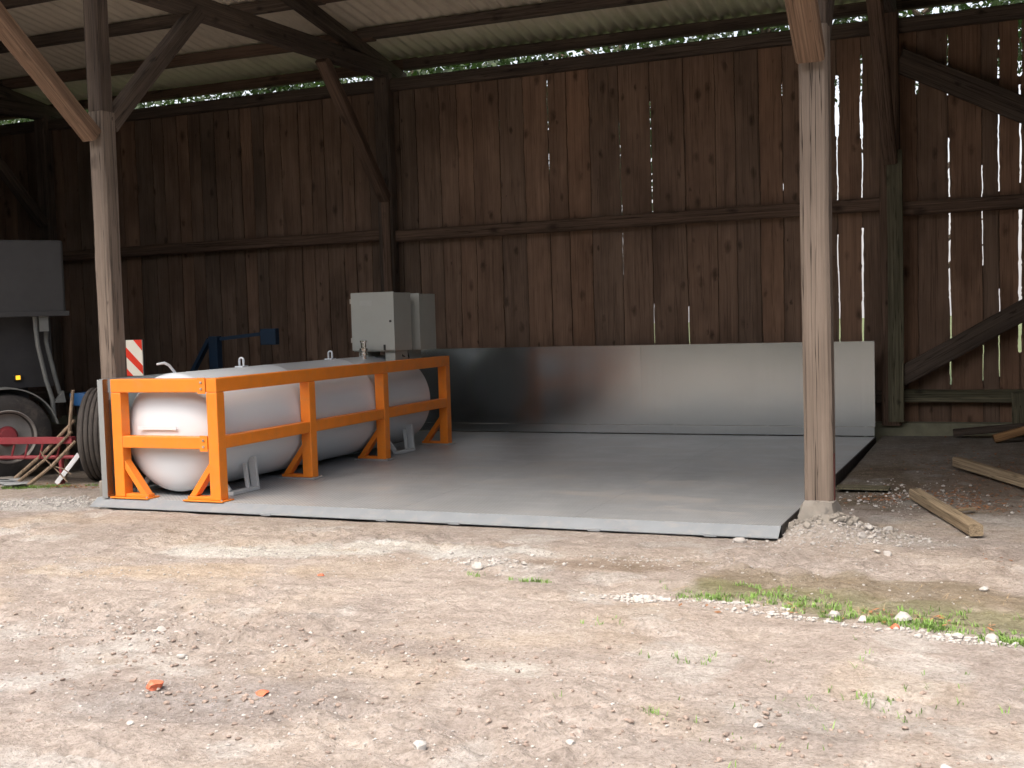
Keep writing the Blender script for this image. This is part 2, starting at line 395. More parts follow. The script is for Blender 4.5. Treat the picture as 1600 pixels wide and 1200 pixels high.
lay(blob(GX, GY, -4.0, 7.9, .9, .22, 5), (.62, .60, .57), .6)
lay(blob(GX, GY, -8.3, 7.6, .5, .25, 0), (.60, .57, .54), .7)
lay(blob(GX, GY, -9.0, 8.85, 1.3, .45, 25), (.55, .53, .50), .7)
lay(blob(GX, GY, -2.35, 5.3, .35, .2, 0), (.60, .56, .50), .7)
lay(blob(GX, GY, -4.9, 4.25, .6, .4, 0), (.55, .51, .48), .5)
lay(blob(GX, GY, -3.0, 5.5, .8, .22, 0), (.31, .26, .235), .6)
lay(blob(GX, GY, -3.4, 4.5, .9, .35, 20), (.31, .27, .25), .6)
lay(blob(GX, GY, -.9, 5.0, .8, .3, 0), (.33, .285, .25), .5)
lay(blob(GX, GY, -.9, 7.5, 1.5, .42, -8), (.235, .185, .12), .75)        # brown damp moss strip
lay(blob(GX, GY, -2.6, 7.7, .8, .2, 5), (.29, .22, .17), .7)
lay(blob(GX, GY, -.8, 7.0, 1.4, .34, -12), (.19, .185, .085), .7)
lay(blob(GX, GY, -1.3, 9.1, .8, .35, 0), (.44, .40, .36), .6)
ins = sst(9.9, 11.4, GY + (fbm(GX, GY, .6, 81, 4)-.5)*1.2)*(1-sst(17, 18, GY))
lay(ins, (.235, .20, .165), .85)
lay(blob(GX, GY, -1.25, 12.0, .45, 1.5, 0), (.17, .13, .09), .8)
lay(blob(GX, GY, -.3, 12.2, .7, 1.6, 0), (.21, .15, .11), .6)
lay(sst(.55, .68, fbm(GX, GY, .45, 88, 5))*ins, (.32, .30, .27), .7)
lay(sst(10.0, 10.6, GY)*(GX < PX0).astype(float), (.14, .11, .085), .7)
lay(sst(17.0, 18, GY), (.05, .075, .025), .95)
lay(sst(20, 30, np.hypot(GX+2, GY-5)), (.15, .17, .08), .7)
C = C*np.array([.765, .815, .85])
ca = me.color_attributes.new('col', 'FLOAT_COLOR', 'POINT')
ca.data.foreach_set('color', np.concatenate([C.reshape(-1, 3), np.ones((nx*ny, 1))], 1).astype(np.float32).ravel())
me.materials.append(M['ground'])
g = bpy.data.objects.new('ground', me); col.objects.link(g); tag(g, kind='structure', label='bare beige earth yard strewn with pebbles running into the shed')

# ------------------------------------------------------------------ the barn
barn = thing('timber_barn', (-8.2, 9.2, 0), 'open fronted timber shed with plank back wall and corrugated roof', 'barn')
SL = .14
def zp_(y): return 5.56 + SL*(16.3-y)          # underside of the purlins
# roof sheet
def roof():
    mb = MB(); x0, x1 = -22.8, 5.6; step = .177/8; n = int((x1-x0)/step)
    ys = [5.9, 7.5, 9.2, 11.6, 14.0, 15.6, 16.62]  # unseen front overhang lengthened to shade the depth of the shed
    for th in (0, .009):
        pass
    V = []
    for i in range(n+1):
        x = x0+i*step; a = .024*math.sin(2*math.pi*i/8)
        for y in ys:
            z = zp_(y)+.17+.028+a; V.append((x, y, z))
    k = len(ys)
    mb.add(V, [(i*k+j, (i+1)*k+j, (i+1)*k+j+1, i*k+j+1) for i in range(n) for j in range(k-1)])
    o = mb.build('roof', M['roof'], barn, smooth=True); s = o.modifiers.new('thickness', 'SOLIDIFY'); s.thickness = .008; s.offset = 1
roof()
for i, y in enumerate([16.4, 15.05, 13.72, 12.4, 11.05, 9.7, 8.35, 7.1, 6.05]):
    z = zp_(y)+.085
    for xa, xb in ((-22.7, -15.3), (-15.3, -8.55), (-8.55, -1.5), (-1.5, 5.5)):
        dz = random.uniform(-.012, .012)
        timber('purlin', (xa-.12, y, z+dz), (xb+.12 if xb < 5 else xb, y, z+dz-.004), .12, .16, M['brown'] if random.random() < .3 else M['beam'], barn, rough=.004)
WX = [-22.4, -15.45, -8.75, -1.5, 5.4]     # wall posts
FX = [-22.2, -15.1, -8.31, -1.42, 5.4]      # front posts
for wx, fx in zip(WX, FX):
    vis = wx in (-8.75, -1.5)
    def X(y): return fx+(wx-fx)*(y-9.2)/(15.9-9.2)
    # rafter, just below the purlins
    timber('rafter', (X(5.95), 5.95, zp_(5.95)-.10), (X(16.5), 16.5, zp_(16.5)-.10), .17, .19, M['beam'], barn, rough=.004)
    # tie beam
    timber('tie_beam', (X(7.2), 7.2, 5.12), (X(15.8), 15.8, 5.46 if wx != -1.5 else 5.50), .2, .24, M['beam'], barn, rough=.004)
    # wall post with struts
    timber('wall_post', (wx, 15.86, .2), (wx, 15.86, 5.42), .24, .2, M['beam'] if wx != -1.5 else M['brown'], barn)
    timber('wall_brace', (wx+.02, 15.74, 3.55), (X(13.95), 13.95, 5.28), .17, .16, M['brown'] if vis else M['beam'], barn)
# nailed vertical board on the wall posts
timber('cover_board', (-8.72, 15.735, .9), (-8.72, 15.735, 3.66), .13, .035, M['boards'] if False else M['brown'], barn)
timber('cover_board', (-1.44, 15.735, .25), (-1.44, 15.735, 3.68), .19, .04, M['green'], barn, label='greenish weathered board on the wall post')
# front posts
for fx in FX:
    z0 = .26
    wdt = .185 if fx == -8.31 else .215; dpt = .2; y_ = 9.2+dpt/2
    timber('front_post', (fx, y_, z0 if fx != -8.31 else .22), (fx, y_, 3.86), wdt, dpt, M['post'], barn, rough=.005)
    timber('upper_post', (fx, y_, 3.862), (fx, y_, 6.33), wdt-.012, dpt-.01, M['beam'], barn, rough=.004)
    timber('front_brace', (fx, 9.17, 3.62), (fx+.0, 7.35, 5.12), wdt-.01, .15, M['brace'], barn, label='reddish raking strut under the eaves')
    timber('inner_brace', (fx+.02, 9.38, 3.75), (fx-.06, 10.95, 5.2), .15, .17, M['beam'], barn)
    if fx == -1.42:
        mb = MB()      # crumbled footing
        poly = [(fx-.17, 0), (fx+.17, 0), (fx+.12, .26), (fx-.12, .26)]
        V = []
        for k in range(7):
            z = -.06+.32*k/6; e = .175-.055*k/6
            for j in range(16):
                a = 2*math.pi*j/16; c_, s_ = math.cos(a), math.sin(a); q = max(abs(c_), abs(s_)); rr = e/q*(1 if q > .8 else .96)
                V.append((fx+c_*rr+random.uniform(-.02, .02), 9.29+s_*rr+random.uniform(-.02, .02), z+random.uniform(-.01, .01)))
        mb.add(V, [(k*16+j, k*16+(j+1)%16, (k+1)*16+(j+1)%16, (k+1)*16+j) for k in range(6) for j in range(16)]+[tuple(96+j for j in range(16))])
        mb.build('footing', M['concrete'], barn, smooth=True)
        MB().box((fx+.108, 9.25, .18), (fx+.116, 9.29, .62)).build('anchor_strap', M['rust'], barn)
    else:
        MB().box((fx-.13, 9.16, -.1), (fx+.07 if fx == -8.31 else fx+.15, 9.44, .225)).build('footing', M['concrete'], barn, bevel=.015)
timber('eaves_beam', (-22.6, 7.3, 5.35), (5.5, 7.3, 5.35), .18, .2, M['beam'], barn, seg=40)
timber('front_plate', (-22.6, 9.3, 6.14), (5.5, 9.3, 6.14), .16, .2, M['beam'], barn, seg=40)
# wall plate and rails
for xa, xb in zip(WX[:-1], WX[1:]):
    za = 5.253
    timber('wall_plate', (xa, 15.93, za-.005), (xb, 15.93, za+.01), .15, .172, M['beam'], barn, rough=.004)
    timber('wall_rail', (xa+.11, 15.93, 2.99 if xa != -1.5 else 2.95), (xb-.11, 15.93, 3.03 if xa != -1.5 else 2.99), .15, .17, M['brown'], barn, rough=.006)
    timber('sill_rail', (xa+.11, 15.93, .57), (xb-.11, 15.93, .56), .12, .16, M['beam'] if xa != -1.5 else M['green'], barn)
timber('wall_strut', (-1.38, 15.86, 4.81), (1.9, 15.86, 3.08), .07, .3, M['beam'], barn)
timber('wall_strut', (-1.5, 15.80, .76), (2.4, 15.80, 2.95), .07, .25, M['beam'], barn)
timber('stub_post', (.01, 15.74, .2), (.01, 15.74, .62), .2, .12, M['green'], barn)
MB().box((-22.6, 15.83, -.1), (5.5, 16.02, .23)).build('plinth', M['mossconcrete'], barn, bevel=.012)

# boards: one skin, each board with its own wavering edges and colour
edges = [(-15.52,0),(-15.22,0),(-14.9,0),(-14.56,0),(-14.24,0),(-13.93,0),(-13.62,0),(-13.29,0),(-13.04,0),(-12.76,0),(-12.53,0),(-12.29,0),(-12.01,0),(-11.72,0),
 (-11.5,0),(-11.28,0),(-11.05,0),(-10.74,0),(-10.41,0),(-10.19,0),(-9.94,0),(-9.64,0),(-9.42,0),(-9.15,0),(-8.88,0),(-8.6,0),(-8.33,0),(-7.93,0),(-7.64,0),(-7.39,0),
 (-6.96,0),(-6.58,0),(-6.2,0),(-5.91,0),(-5.57,0),(-5.13,0),(-4.68,0),(-4.2,0),(-3.77,0),(-3.5,0),(-3.18,0),(-2.87,0),(-2.52,0),(-2.17,0),(-1.86,0),(-1.6,0),(-1.18,0),(-.81,0),(-.42,0),(-.22,0),(.02,0)]
EX = [e[0] for e in edges]
x = EX[0]
while x > -22.5: x -= random.uniform(.22, .38); EX.insert(0, x)
x = EX[-1]
while x < 5.4: x += random.uniform(.22, .38); EX.append(x)
slits = {-10.74: [(3.31, 3.77, .014)], -6.96: [(4.48, 4.6, .014)], -6.58: [(4.46, 4.73, .014)], -6.2: [(4.38, 5.11, .020), (3.75, 4.12, .016)],
 -5.13: [(3.08, 4.43, .017), (2.27, 2.86, .015)], -4.68: [(3.08, 4.65, .020), (1.3, 1.85, .014)], -4.2: [(1.25, 1.8, .016)],
 -2.87: [(4.55, 4.7, .012), (3.3, 3.4, .01)],
 -2.17: [(3.95, 4.74, .062), (3.08, 3.95, .02), (1.2, 2.68, .022)], -1.86: [(4.35, 4.97, .028), (3.9, 4.35, .045), (3.14, 3.9, .018), (1.2, 2.75, .032)],
 -1.18: [(4.40, 4.72, .045)], -.81: [(4.35, 5.1, .014), (3.08, 3.82, .022), (.7, 2.88, .026)], -.42: [(2.2, 3.45, .013), (.75, 1.2, .012)],
 -.22: [(4.85, 5.0, .02), (4.5, 4.75, .028), (3.11, 4.1, .017), (.8, 1.9, .014)], .02: [(4.95, 5.2, .05), (4.5, 4.9, .06), (3.2, 4.4, .022), (1.1, 2.87, .045)]}
def wall_boards():
    zs = np.arange(.12, 5.33, .12); V = []; Fc = []; T = []
    def gapw(e, z):
        for a, b, g_ in slits.get(e, []):
            if a <= z <= b: return g_*random.uniform(.6, 1.0)
        return random.uniform(.009, .017)
    zz = sorted(set([round(float(z), 3) for z in zs] + [round(v+s_, 3) for L_ in slits.values() for a, b, _ in L_ for v in (a, b) for s_ in (-.01, .01)]))
    E = []
    for e in EX:
        wob = 0; tilt = random.uniform(-.004, .004); row = []
        for z in zz:
            wob = wob*.85+random.uniform(-.004, .004); g_ = gapw(e, z); c_ = e+wob+tilt*(z-4.2)
            row.append((c_-g_/2, c_+g_/2))
        E.append(row)
    for i in range(len(EX)-1):
        yo = 16.03+random.uniform(0, .012); th = .024; n = len(V); tw = random.uniform(-.004, .004)
        tn = random.random(); rr, gg = random.random(), random.random()
        lean = min(1, max(0, tn*.75 + (.22 if EX[i] > -8.4 else -.02)))
        for k, z in enumerate(zz):
            a = E[i][k][1]; b = E[i+1][k][0]
            V += [(a, yo-tw, z), (b, yo+tw, z), (b, yo+tw+th, z), (a, yo-tw+th, z)]
        T += [(lean, rr, gg, 1)]*(len(zz)*4)
        for k in range(len(zz)-1):
            q = n+k*4
            for j in range(4): Fc.append((q+j, q+(j+1)%4, q+4+(j+1)%4, q+4+j))
        Fc += [(n, n+3, n+2, n+1), tuple(n+(len(zz)-1)*4+j for j in range(4))]
    # outer cover strips behind the joints wherever the daylight does not get through
    for e in EX[1:-1]:
        cuts = sorted([(a, b) for a, b, _ in slits.get(e, [])]); z = .12
        for a, b in cuts+[(5.3, 5.4)]:
            if a-z > .05:
                n = len(V); wd = .05
                V += [(e-wd, 16.075, z), (e+wd, 16.075, z), (e+wd, 16.095, z), (e-wd, 16.095, z), (e-wd, 16.075, a), (e+wd, 16.075, a), (e+wd, 16.095, a), (e-wd, 16.095, a)]
                Fc += [tuple(n+i for i in q) for q in [(0,3,2,1),(4,5,6,7),(0,1,5,4),(1,2,6,5),(2,3,7,6),(3,0,4,7)]]; T += [(.1, .5, .5, 1)]*8
            z = b
    me = bpy.data.meshes.new('wall_boards'); V = np.array(V)-np.array(barn.location)
    me.from_pydata(V.tolist(), [], Fc); me.materials.append(M['boards'])
    ca = me.color_attributes.new('tint', 'FLOAT_COLOR', 'POINT'); ca.data.foreach_set('color', np.array(T, np.float32).ravel())
    o = bpy.data.objects.new('wall_boards', me); col.objects.link(o); o.parent = barn
wall_boards()
def end_wall(x):
    V = []; Fc = []; T = []; y = 7.4
    while y < 16.0:
        w_ = random.uniform(.2, .34); y2 = min(y+w_-.004, 16.02); zt = zp_((y+y2)/2)+.16
        n = len(V); V += [(x, y, .1), (x, y2, .1), (x+.025, y2, .1), (x+.025, y, .1), (x, y, zt), (x, y2, zt), (x+.025, y2, zt), (x+.025, y, zt)]
        Fc += [tuple(n+i for i in q) for q in [(0,3,2,1),(4,5,6,7),(0,1,5,4),(1,2,6,5),(2,3,7,6),(3,0,4,7)]]; T += [(random.random(), random.random(), random.random(), 1)]*8
        y = y2+.004
    me = bpy.data.meshes.new('end_wall'); V = np.array(V)-np.array(barn.location)
    me.from_pydata(V.tolist(), [], Fc); me.materials.append(M['boards'])
    ca = me.color_attributes.new('tint', 'FLOAT_COLOR', 'POINT'); ca.data.foreach_set('color', np.array(T, np.float32).ravel())
    o = bpy.data.objects.new('end_wall', me); col.objects.link(o); o.parent = barn
end_wall(5.53); end_wall(-22.72)
def shade_bay_wall(name, xa, xb, y):
    V = []; Fc = []; T = []; x = xa
    while x < xb:
        x2 = min(x+random.uniform(.2, .34), xb); zt = 6.02; n = len(V); yo = y+random.uniform(0, .008)
        V += [(x, yo, .1), (x2-.004, yo, .1), (x2-.004, yo+.025, .1), (x, yo+.025, .1), (x, yo, zt), (x2-.004, yo, zt), (x2-.004, yo+.025, zt), (x, yo+.025, zt)]
        Fc += [tuple(n+i for i in q) for q in [(0,3,2,1),(4,5,6,7),(0,1,5,4),(1,2,6,5),(2,3,7,6),(3,0,4,7)]]; T += [(random.random(), random.random(), random.random(), 1)]*8
        x = x2
    me = bpy.data.meshes.new(name); V = np.array(V)-np.array(barn.location)
    me.from_pydata(V.tolist(), [], Fc); me.materials.append(M['boards'])
    ca = me.color_attributes.new('tint', 'FLOAT_COLOR', 'POINT'); ca.data.foreach_set('color', np.array(T, np.float32).ravel())
    o = bpy.data.objects.new(name, me); col.objects.link(o); o.parent = barn
shade_bay_wall('added_shade_wall', .5, 5.3, 9.42); shade_bay_wall('added_shade_wall', -22.1, -13.4, 9.42)  # plank walls added out of view to darken the outer bays

# ------------------------------------------------------------------ platform
ZD = .08
pf = thing('steel_platform', (-5, 8.93, 0), 'low grey chequer plate steel platform filling the middle bay', 'platform')
mb = MB(); xs = [PX0, -6.7, -5.03, -3.36, PX1]; ys = [9.05, 11.2, 13.35, PY1+.02]
for i in range(4):
    for j in range(3):
        mb.box((xs[i]+.001, ys[j]+.001, ZD-.008), (xs[i+1]-.001, ys[j+1]-.001, ZD))
mb.build('deck', M['deck'], pf)
mb = MB(); mb.box((PX0+.01, 9.1, -.03), (PX1-.01, 9.16, ZD-.009))
for x in np.linspace(PX0+.05, PX1-.05, 9): mb.box((x-.03, 9.161, -.03), (x+.03, PY1, ZD-.009))
mb.build('support_beam', M['chassis'], pf)
mb = MB(); mb.prism([(PX0, 8.93, .012), (PX0, 9.048, ZD), (PX0, 9.048, ZD-.008), (PX0, 8.93, .004)], (1, 0, 0), PX1-PX0)
mb.build('front_ramp', M['ramp'], pf)
MB().box((PX1, 9.05, -.02), (PX1+.012, PY1, ZD+.004)).build('edge_strip', M['chassis'], pf)
# small welded tabs hanging under the front lip
for x in (-6.3, -5.1, -4.4, -3.15, -2.2): MB().box((x-.05, 8.922, -.002), (x+.05, 8.93, .016)).build('lip_tab', M['ramp'], pf)

# back screen and side screen
bs = thing('back_screen', (-4.9, 15.5, ZD), 'long low galvanised sheet metal wall along the rear of the platform', 'metal wall')
xsn = [-8.2, -6.35, -4.75, -3.2, PX1+.005]
for i in range(4):
    mb = MB(); n = 12; xa, xb = xsn[i]+.001, xsn[i+1]+(.02 if i < 3 else 0); yo = 15.5-.003*(i % 2)
    V = []
    for yy in (0, .002):
        for k in range(n+1):
            for j in range(7):
                x = xa+(xb-xa)*k/n; z = ZD+.13+(1.205-.13)*j/6
                V.append((x, yo+yy+.0022*math.sin(k*.5+i*2)*math.sin(j*.5+i), z))
    Q_ = [(k*7+j, (k+1)*7+j, (k+1)*7+j+1, k*7+j+1) for k in range(n) for j in range(6)]
    mb.add(V, Q_ + [tuple(q+91 for q in f)[::-1] for f in Q_] + [(k*7, (k+1)*7, 91+(k+1)*7, 91+k*7) for k in range(n)] + [(k*7+6, 91+k*7+6, 91+(k+1)*7+6, (k+1)*7+6) for k in range(n)]
        + [(j, 91+j, 91+j+1, j+1) for j in range(6)] + [(84+j, 84+j+1, 175+j+1, 175+j) for j in range(6)])
    o = mb.build('sheet', M['galv'], bs, smooth=True)
MB().box((-8.2, 15.478, ZD+.012), (PX1, 15.497, ZD+.128)).build('base_channel', M['galv'], bs, bevel=.003)
MB().box((-8.2, 15.488, ZD+1.206), (PX1, 15.54, ZD+1.212)).build('top_flange', M['galv'], bs)
for x in np.linspace(-8, -1.8, 6): MB().box((x-.02, 15.51, ZD), (x+.02, 15.54, ZD+1.2)).build('rear_stiffener', M['galvdull'], bs)
ss = thing('side_screen', (-8.2, 12.2, ZD), 'galvanised sheet metal wall along the left edge of the platform behind the tank', 'metal wall')
MB().box((-8.2, 9.02, ZD), (-8.196, 15.47, ZD+1.16)).build('sheet', M['galv'], ss)
mb = MB(); mb.box((-8.26, 9.012, ZD), (-8.196, 9.018, ZD+1.16)); mb.build('front_flange', M['galvdull'], ss)
MB().box((-8.235, 9.02, ZD+1.161), (-8.19, 15.47, ZD+1.166)).build('top_flange', M['galvdull'], ss)

# ------------------------------------------------------------------ the tank
TX, TZ, TR = -7.6, .70, .585
tk = thing('gas_tank', (TX, 9.2, ZD), 'large horizontal white pressure tank lying behind orange guard rails', 'gas tank')
prof = []; ya, yb, hd = 9.36, 13.64, .2
for k in range(17):
    a = k/16*math.pi/2; prof.append((TR*(math.sin(a)**.72) if k else 0.001, ya-hd*math.cos(a)))
for y in (10.9, 12.3):
    prof += [(TR, y-.012), (TR+.002, y-.004), (TR+.002, y+.004), (TR, y+.012)]
for k in range(17):
    a = math.pi/2-k/16*math.pi/2; prof.append((TR*(math.sin(a)**.72) if k < 16 else 0.001, yb+hd*math.cos(a)))
mb = MB(); mb.lathe(prof, 96, (TX, 0, TZ)); shell = mb.build('shell', M['tank'], tk, smooth=True)
def lug(y, nm='lifting_lug'):
    mb = MB(); zt = TZ+TR
    mb.box((TX-.05, y-.05, zt-.012), (TX+.05, y+.05, zt+.012))
    for s_ in (-1, 1): mb.box((TX+s_*.026-.008, y-.008, zt+.012), (TX+s_*.026+.008, y+.008, zt+.075))
    mb.tube([(TX+.026*math.cos(a), y, zt+.075+.022*math.sin(a)) for a in np.linspace(0, math.pi, 8)], .011, 8)
    mb.build(nm, M['tank'], tk, smooth=True)
lug(10.45); lug(12.22)
mb = MB(); mb.tube([(TX-.02, 9.42, TZ+TR-.03), (TX-.04, 9.33, 1.36), (TX-.055, 9.28, 1.385), (TX-.10, 9.22, 1.375)], [.014, .014, .014, .010], 10)
mb.build('vent_hook', M['tank'], tk, smooth=True)
mb = MB(); mb.box((TX-.29, 9.135, .745), (TX+.17, 9.143, .775))
for x in (TX-.2, TX+.1): mb.tube([(x, 9.143, .755), (x, 9.26, .755)], .01, 8)
mb.build('nameplate_bracket', M['tank'], tk)
# feet: channel frames standing on the deck
def foot(y, s_):
    mb = MB(); x = TX+s_*.55; d = .045
    mb.bar((x, y-.22, ZD+.02), (x, y+.22, ZD+.02), .08, .035)
    mb.bar((x, y+.20, ZD+.037), (x-s_*.03, y+.20, ZD+.33), .035, .08, (1, 0, 0))
    mb.bar((x-s_*.02, y+.10, ZD+.037), (x-s_*.045, y+.10, ZD+.28), .03, .04, (1, 0, 0))
    mb.bar((x-s_*.02, y-.20, ZD+.037), (x-s_*.16, y-.20, ZD+.22), .03, .05, (1, 0, 0))
    mb.build('foot', M['footpaint'], tk, bevel=.004)
for y in (9.64, 12.98):
    for s_ in (-1, 1): foot(y, s_)
# valve and pipe fittings
mb = MB(); mb.lathe([(.03, 0), (.03, .04), (.05, .045), (.05, .07), (.035, .075), (.035, .10), (.055, .105), (.055, .13), (.036, .14), (.036, .20), (.048, .205), (.048, .225), (.02, .235), (.001, .235)], 20, (TX+.14, 12.78, TZ+TR-.022), 'z')
mb.build('filler_valve', M['chrome'], tk, smooth=True)
# cabinets
cb = tag(MB().box((-7.72, 12.98, 1.345), (-7.13, 13.43, 2.075)).build('control_cabinet', M['cabinet'], tk, bevel=.006, loc=(-7.42, 13.2, 1.345)), 'near control cabinet, larger box on top of the tank')
MB().box((-7.73, 12.957, 1.36), (-7.12, 12.978, 2.085)).build('door', M['cabinet'], cb, bevel=.005)
MB().box((-7.60, 12.9555, 1.92), (-7.42, 12.9568, 1.985)).build('sticker', M['sticker'], cb)
mb = MB(); mb.box((-7.27, 12.935, 1.36), (-7.252, 12.956, 1.43)); mb.build('handle', M['black'], cb)
for a_, b_ in ((-7.30, -7.16), (-7.68, -7.56)): MB().box((a_, 13.03, 1.12), (b_, 13.36, 1.343)).build('stand', M['cabinet'], cb)
for z_ in (1.46, 1.95): MB().lathe([(.001, 0), (.009, 0), (.009, .06), (.001, .06)], 10, (-7.735, 12.957, z_), 'z').build('hinge', M['bolt'], cb)
MB().lathe([(.014, 0), (.014, -.012), (.006, -.014), (.001, -.014)], 12, (-7.17, 12.956, 1.72), 'y').build('lock', M['black'], cb)
MB().tube([(-7.20, 13.2, 1.34), (-7.16, 13.22, 1.28), (-7.18, 13.35, 1.25), (-7.25, 13.55, 1.24), (-7.30, 13.6, 1.34)], .012, 8).build('cable', M['black'], tk, smooth=True)
c2 = tag(MB().box((-7.52, 13.60, 1.335), (-7.095, 14.05, 2.06)).build('control_cabinet', M['cabinet'], tk, bevel=.006, loc=(-7.3, 13.8, 1.335)), 'far control cabinet behind the larger box')
MB().box((-7.53, 13.575, 1.345), (-7.085, 13.598, 2.068)).build('door', M['cabinet'], c2, bevel=.004)
MB().box((-7.48, 13.64, 1.2), (-7.30, 14.0, 1.333)).build('stand', M['cabinet'], c2)

# ------------------------------------------------------------------ orange guard frame
gf = thing('guard_frame', (-7.5, 9.05, ZD), 'bright orange steel impact guard frame in front of and beside the white tank', 'guard rail')
FXR, FXL, FY, FZ, W = -6.88, -8.135, 9.05, 1.242, .12
def post_(x, y, sx, pad=True, x2=None):
    o = MB().box((x, y, ZD+.014), (x+.12, y+W, FZ-.131)).build('post', M['orange'], gf, bevel=.008)
    # triangular stay towards the tank
    xi = x if sx < 0 else x+.12
    mb = MB(); mb.bar((xi+sx*.005, y+.06, ZD+.31), (xi+sx*.235, y+.06, ZD+.045), .09, .055, (0, 1, 0)) if False else None
    a = (xi, y+.02, ZD+.36); 
    P = [(xi, y+.015, ZD+.375), (xi, y+.015, ZD+.285), (xi+sx*.18, y+.015, ZD+.045), (xi+sx*.255, y+.015, ZD+.045)]
    mb = MB(); mb.prism(P, (0, 1, 0), .09); mb.prism([(xi, y+.015, ZD+.044), (xi+sx*.275, y+.015, ZD+.044), (xi+sx*.275, y+.015, ZD+.014), (xi, y+.015, ZD+.014)], (0, 1, 0), .09)
    st = mb.build('stay', M['orange'], gf, bevel=.004)
    x0, x1 = (x-.30, x+.16) if sx < 0 else (x-.04, x+.42)
    bp = MB().box((x0, y-.03, ZD+.0015), (x1, y+W+.03, ZD+.0135)).build('base_plate', M['greypaint'] if pad else M['orange'], gf, bevel=.002)
    mb = MB()
    for bx_ in (x1-.02,):
        for by_ in (y-.015, y+W+.015): MB().lathe([(.011, 0), (.011, .012), (.001, .013)], 6, (bx_, by_, ZD+.0137), 'z').build('bolt', M['bolt'], bp)
post_(FXR-.12, FY, -1, False); post_(FXL, FY, 1, False)
for y in (10.62, 12.21, 13.87): post_(FXR-.12, y, -1, True)
MB().box((FXR-.12, FY, FZ-.13), (FXR, 13.99, FZ)).build('top_rail', M['orange'], gf, bevel=.008)
MB().box((FXL, FY, FZ-.13), (FXR-.127, FY+.11, FZ)).build('top_rail', M['orange'], gf, bevel=.008)
for ya_, yb_ in ((FY+W+.001, 10.619), (10.741, 12.209), (12.331, 13.869)):
    MB().box((FXR-.115, ya_, .575), (FXR-.003, yb_, .69)).build('middle_rail', M['orange'], gf, bevel=.007)
MB().box((FXL+.121, FY, .575), (FXR-.127, FY+.11, .69)).build('middle_rail', M['orange'], gf, bevel=.007)
for z in (.555, 1.10):
    p = MB().box((FXR-.21, FY-.008, z), (FXR-.1215, FY-.0015, z+.15)).build('joint_plate', M['orange'], gf, bevel=.002)
    mb = MB()
    for zz_ in (z+.045, z+.105): MB().lathe([(.013, 0), (.013, -.010), (.001, -.012)], 6, (FXR-.165, FY-.008, zz_), 'y').build('bolt', M['bolt'], p)

# ------------------------------------------------------------------ vehicle at the left
D = Vector((.57, .82, 0)).normalized(); N = Vector((D.y, -D.x, 0)); P0 = Vector((-10.9, 10.4, 0))
def tp(s_, z, n_=0): return P0+D*s_+N*n_+Vector((0, 0, z))
tr = thing('farm_trailer', tuple(P0), 'dark tarpaulin covered farm trailer parked in the shadow left of the front post', 'trailer')
def obox(mb, s0, s1, z0, z1, n0, n1):
    P = [tp(s0, z0, n0), tp(s1, z0, n0), tp(s1, z0, n1), tp(s0, z0, n1)]; return mb.prism(P, (0, 0, 1), z1-z0)
obox(MB(), -2.6, .72, 1.93, 2.80, -2.1, 0).build('tarpaulin_cover', M['tarp'], tr, bevel=.03)
obox(MB(), -2.62, .75, 1.90, 1.96, -2.12, .02).build('side_rail', M['tarp'], tr, bevel=.005)
mb = MB(); obox(mb, -2.5, .6, 1.05, 1.899, -2.0, -.35); obox(mb, -2.5, .35, .6, 1.05, -1.5, -.6); mb.build('chassis', M['chassis'], tr)
obox(MB(), .42, .52, 1.72, 1.899, -.2, -.05).build('bracket', M['fender'], tr)
ml = MB(); obox(ml, .14, .24, 1.14, 1.21, -.35, -.31); o = ml.build('side_marker', M['black'], tr, bevel=.006)
t = NT('amber_reflector_glow'); t.b.inputs['Base Color'].default_value = (.9, .45, .02, 1); t.b.inputs['Emission Color'].default_value = (1, .5, .03, 1); t.b.inputs['Emission Strength'].default_value = .6  # emission stands in for flash light thrown back by the amber reflector
ml = MB(); obox(ml, .165, .215, 1.15, 1.20, -.309, -.295); ml.build('lens', t.m, o, bevel=.004)
for pts in ([(.38,1.899),(.385,1.75),(.40,1.55),(.47,1.15),(.535,.9),(.545,.70)], [(.52,1.72),(.515,1.6),(.535,1.48),(.60,1.15),(.66,.88)]):
    nn = -.12 if pts[0][0] < .5 else -.22
    mb = MB(); mb.tube([tp(a, b, nn) for a, b in pts], .026, 8); mb.build('strut', M['fender'], tr, smooth=True)
mb = MB(); mb.prism([tp(.55, .86, -.2), tp(.68, .86, -.2), tp(.66, 1.0, -.2)], tuple(N), .12); mb.build('bracket', M['fender'], tr)
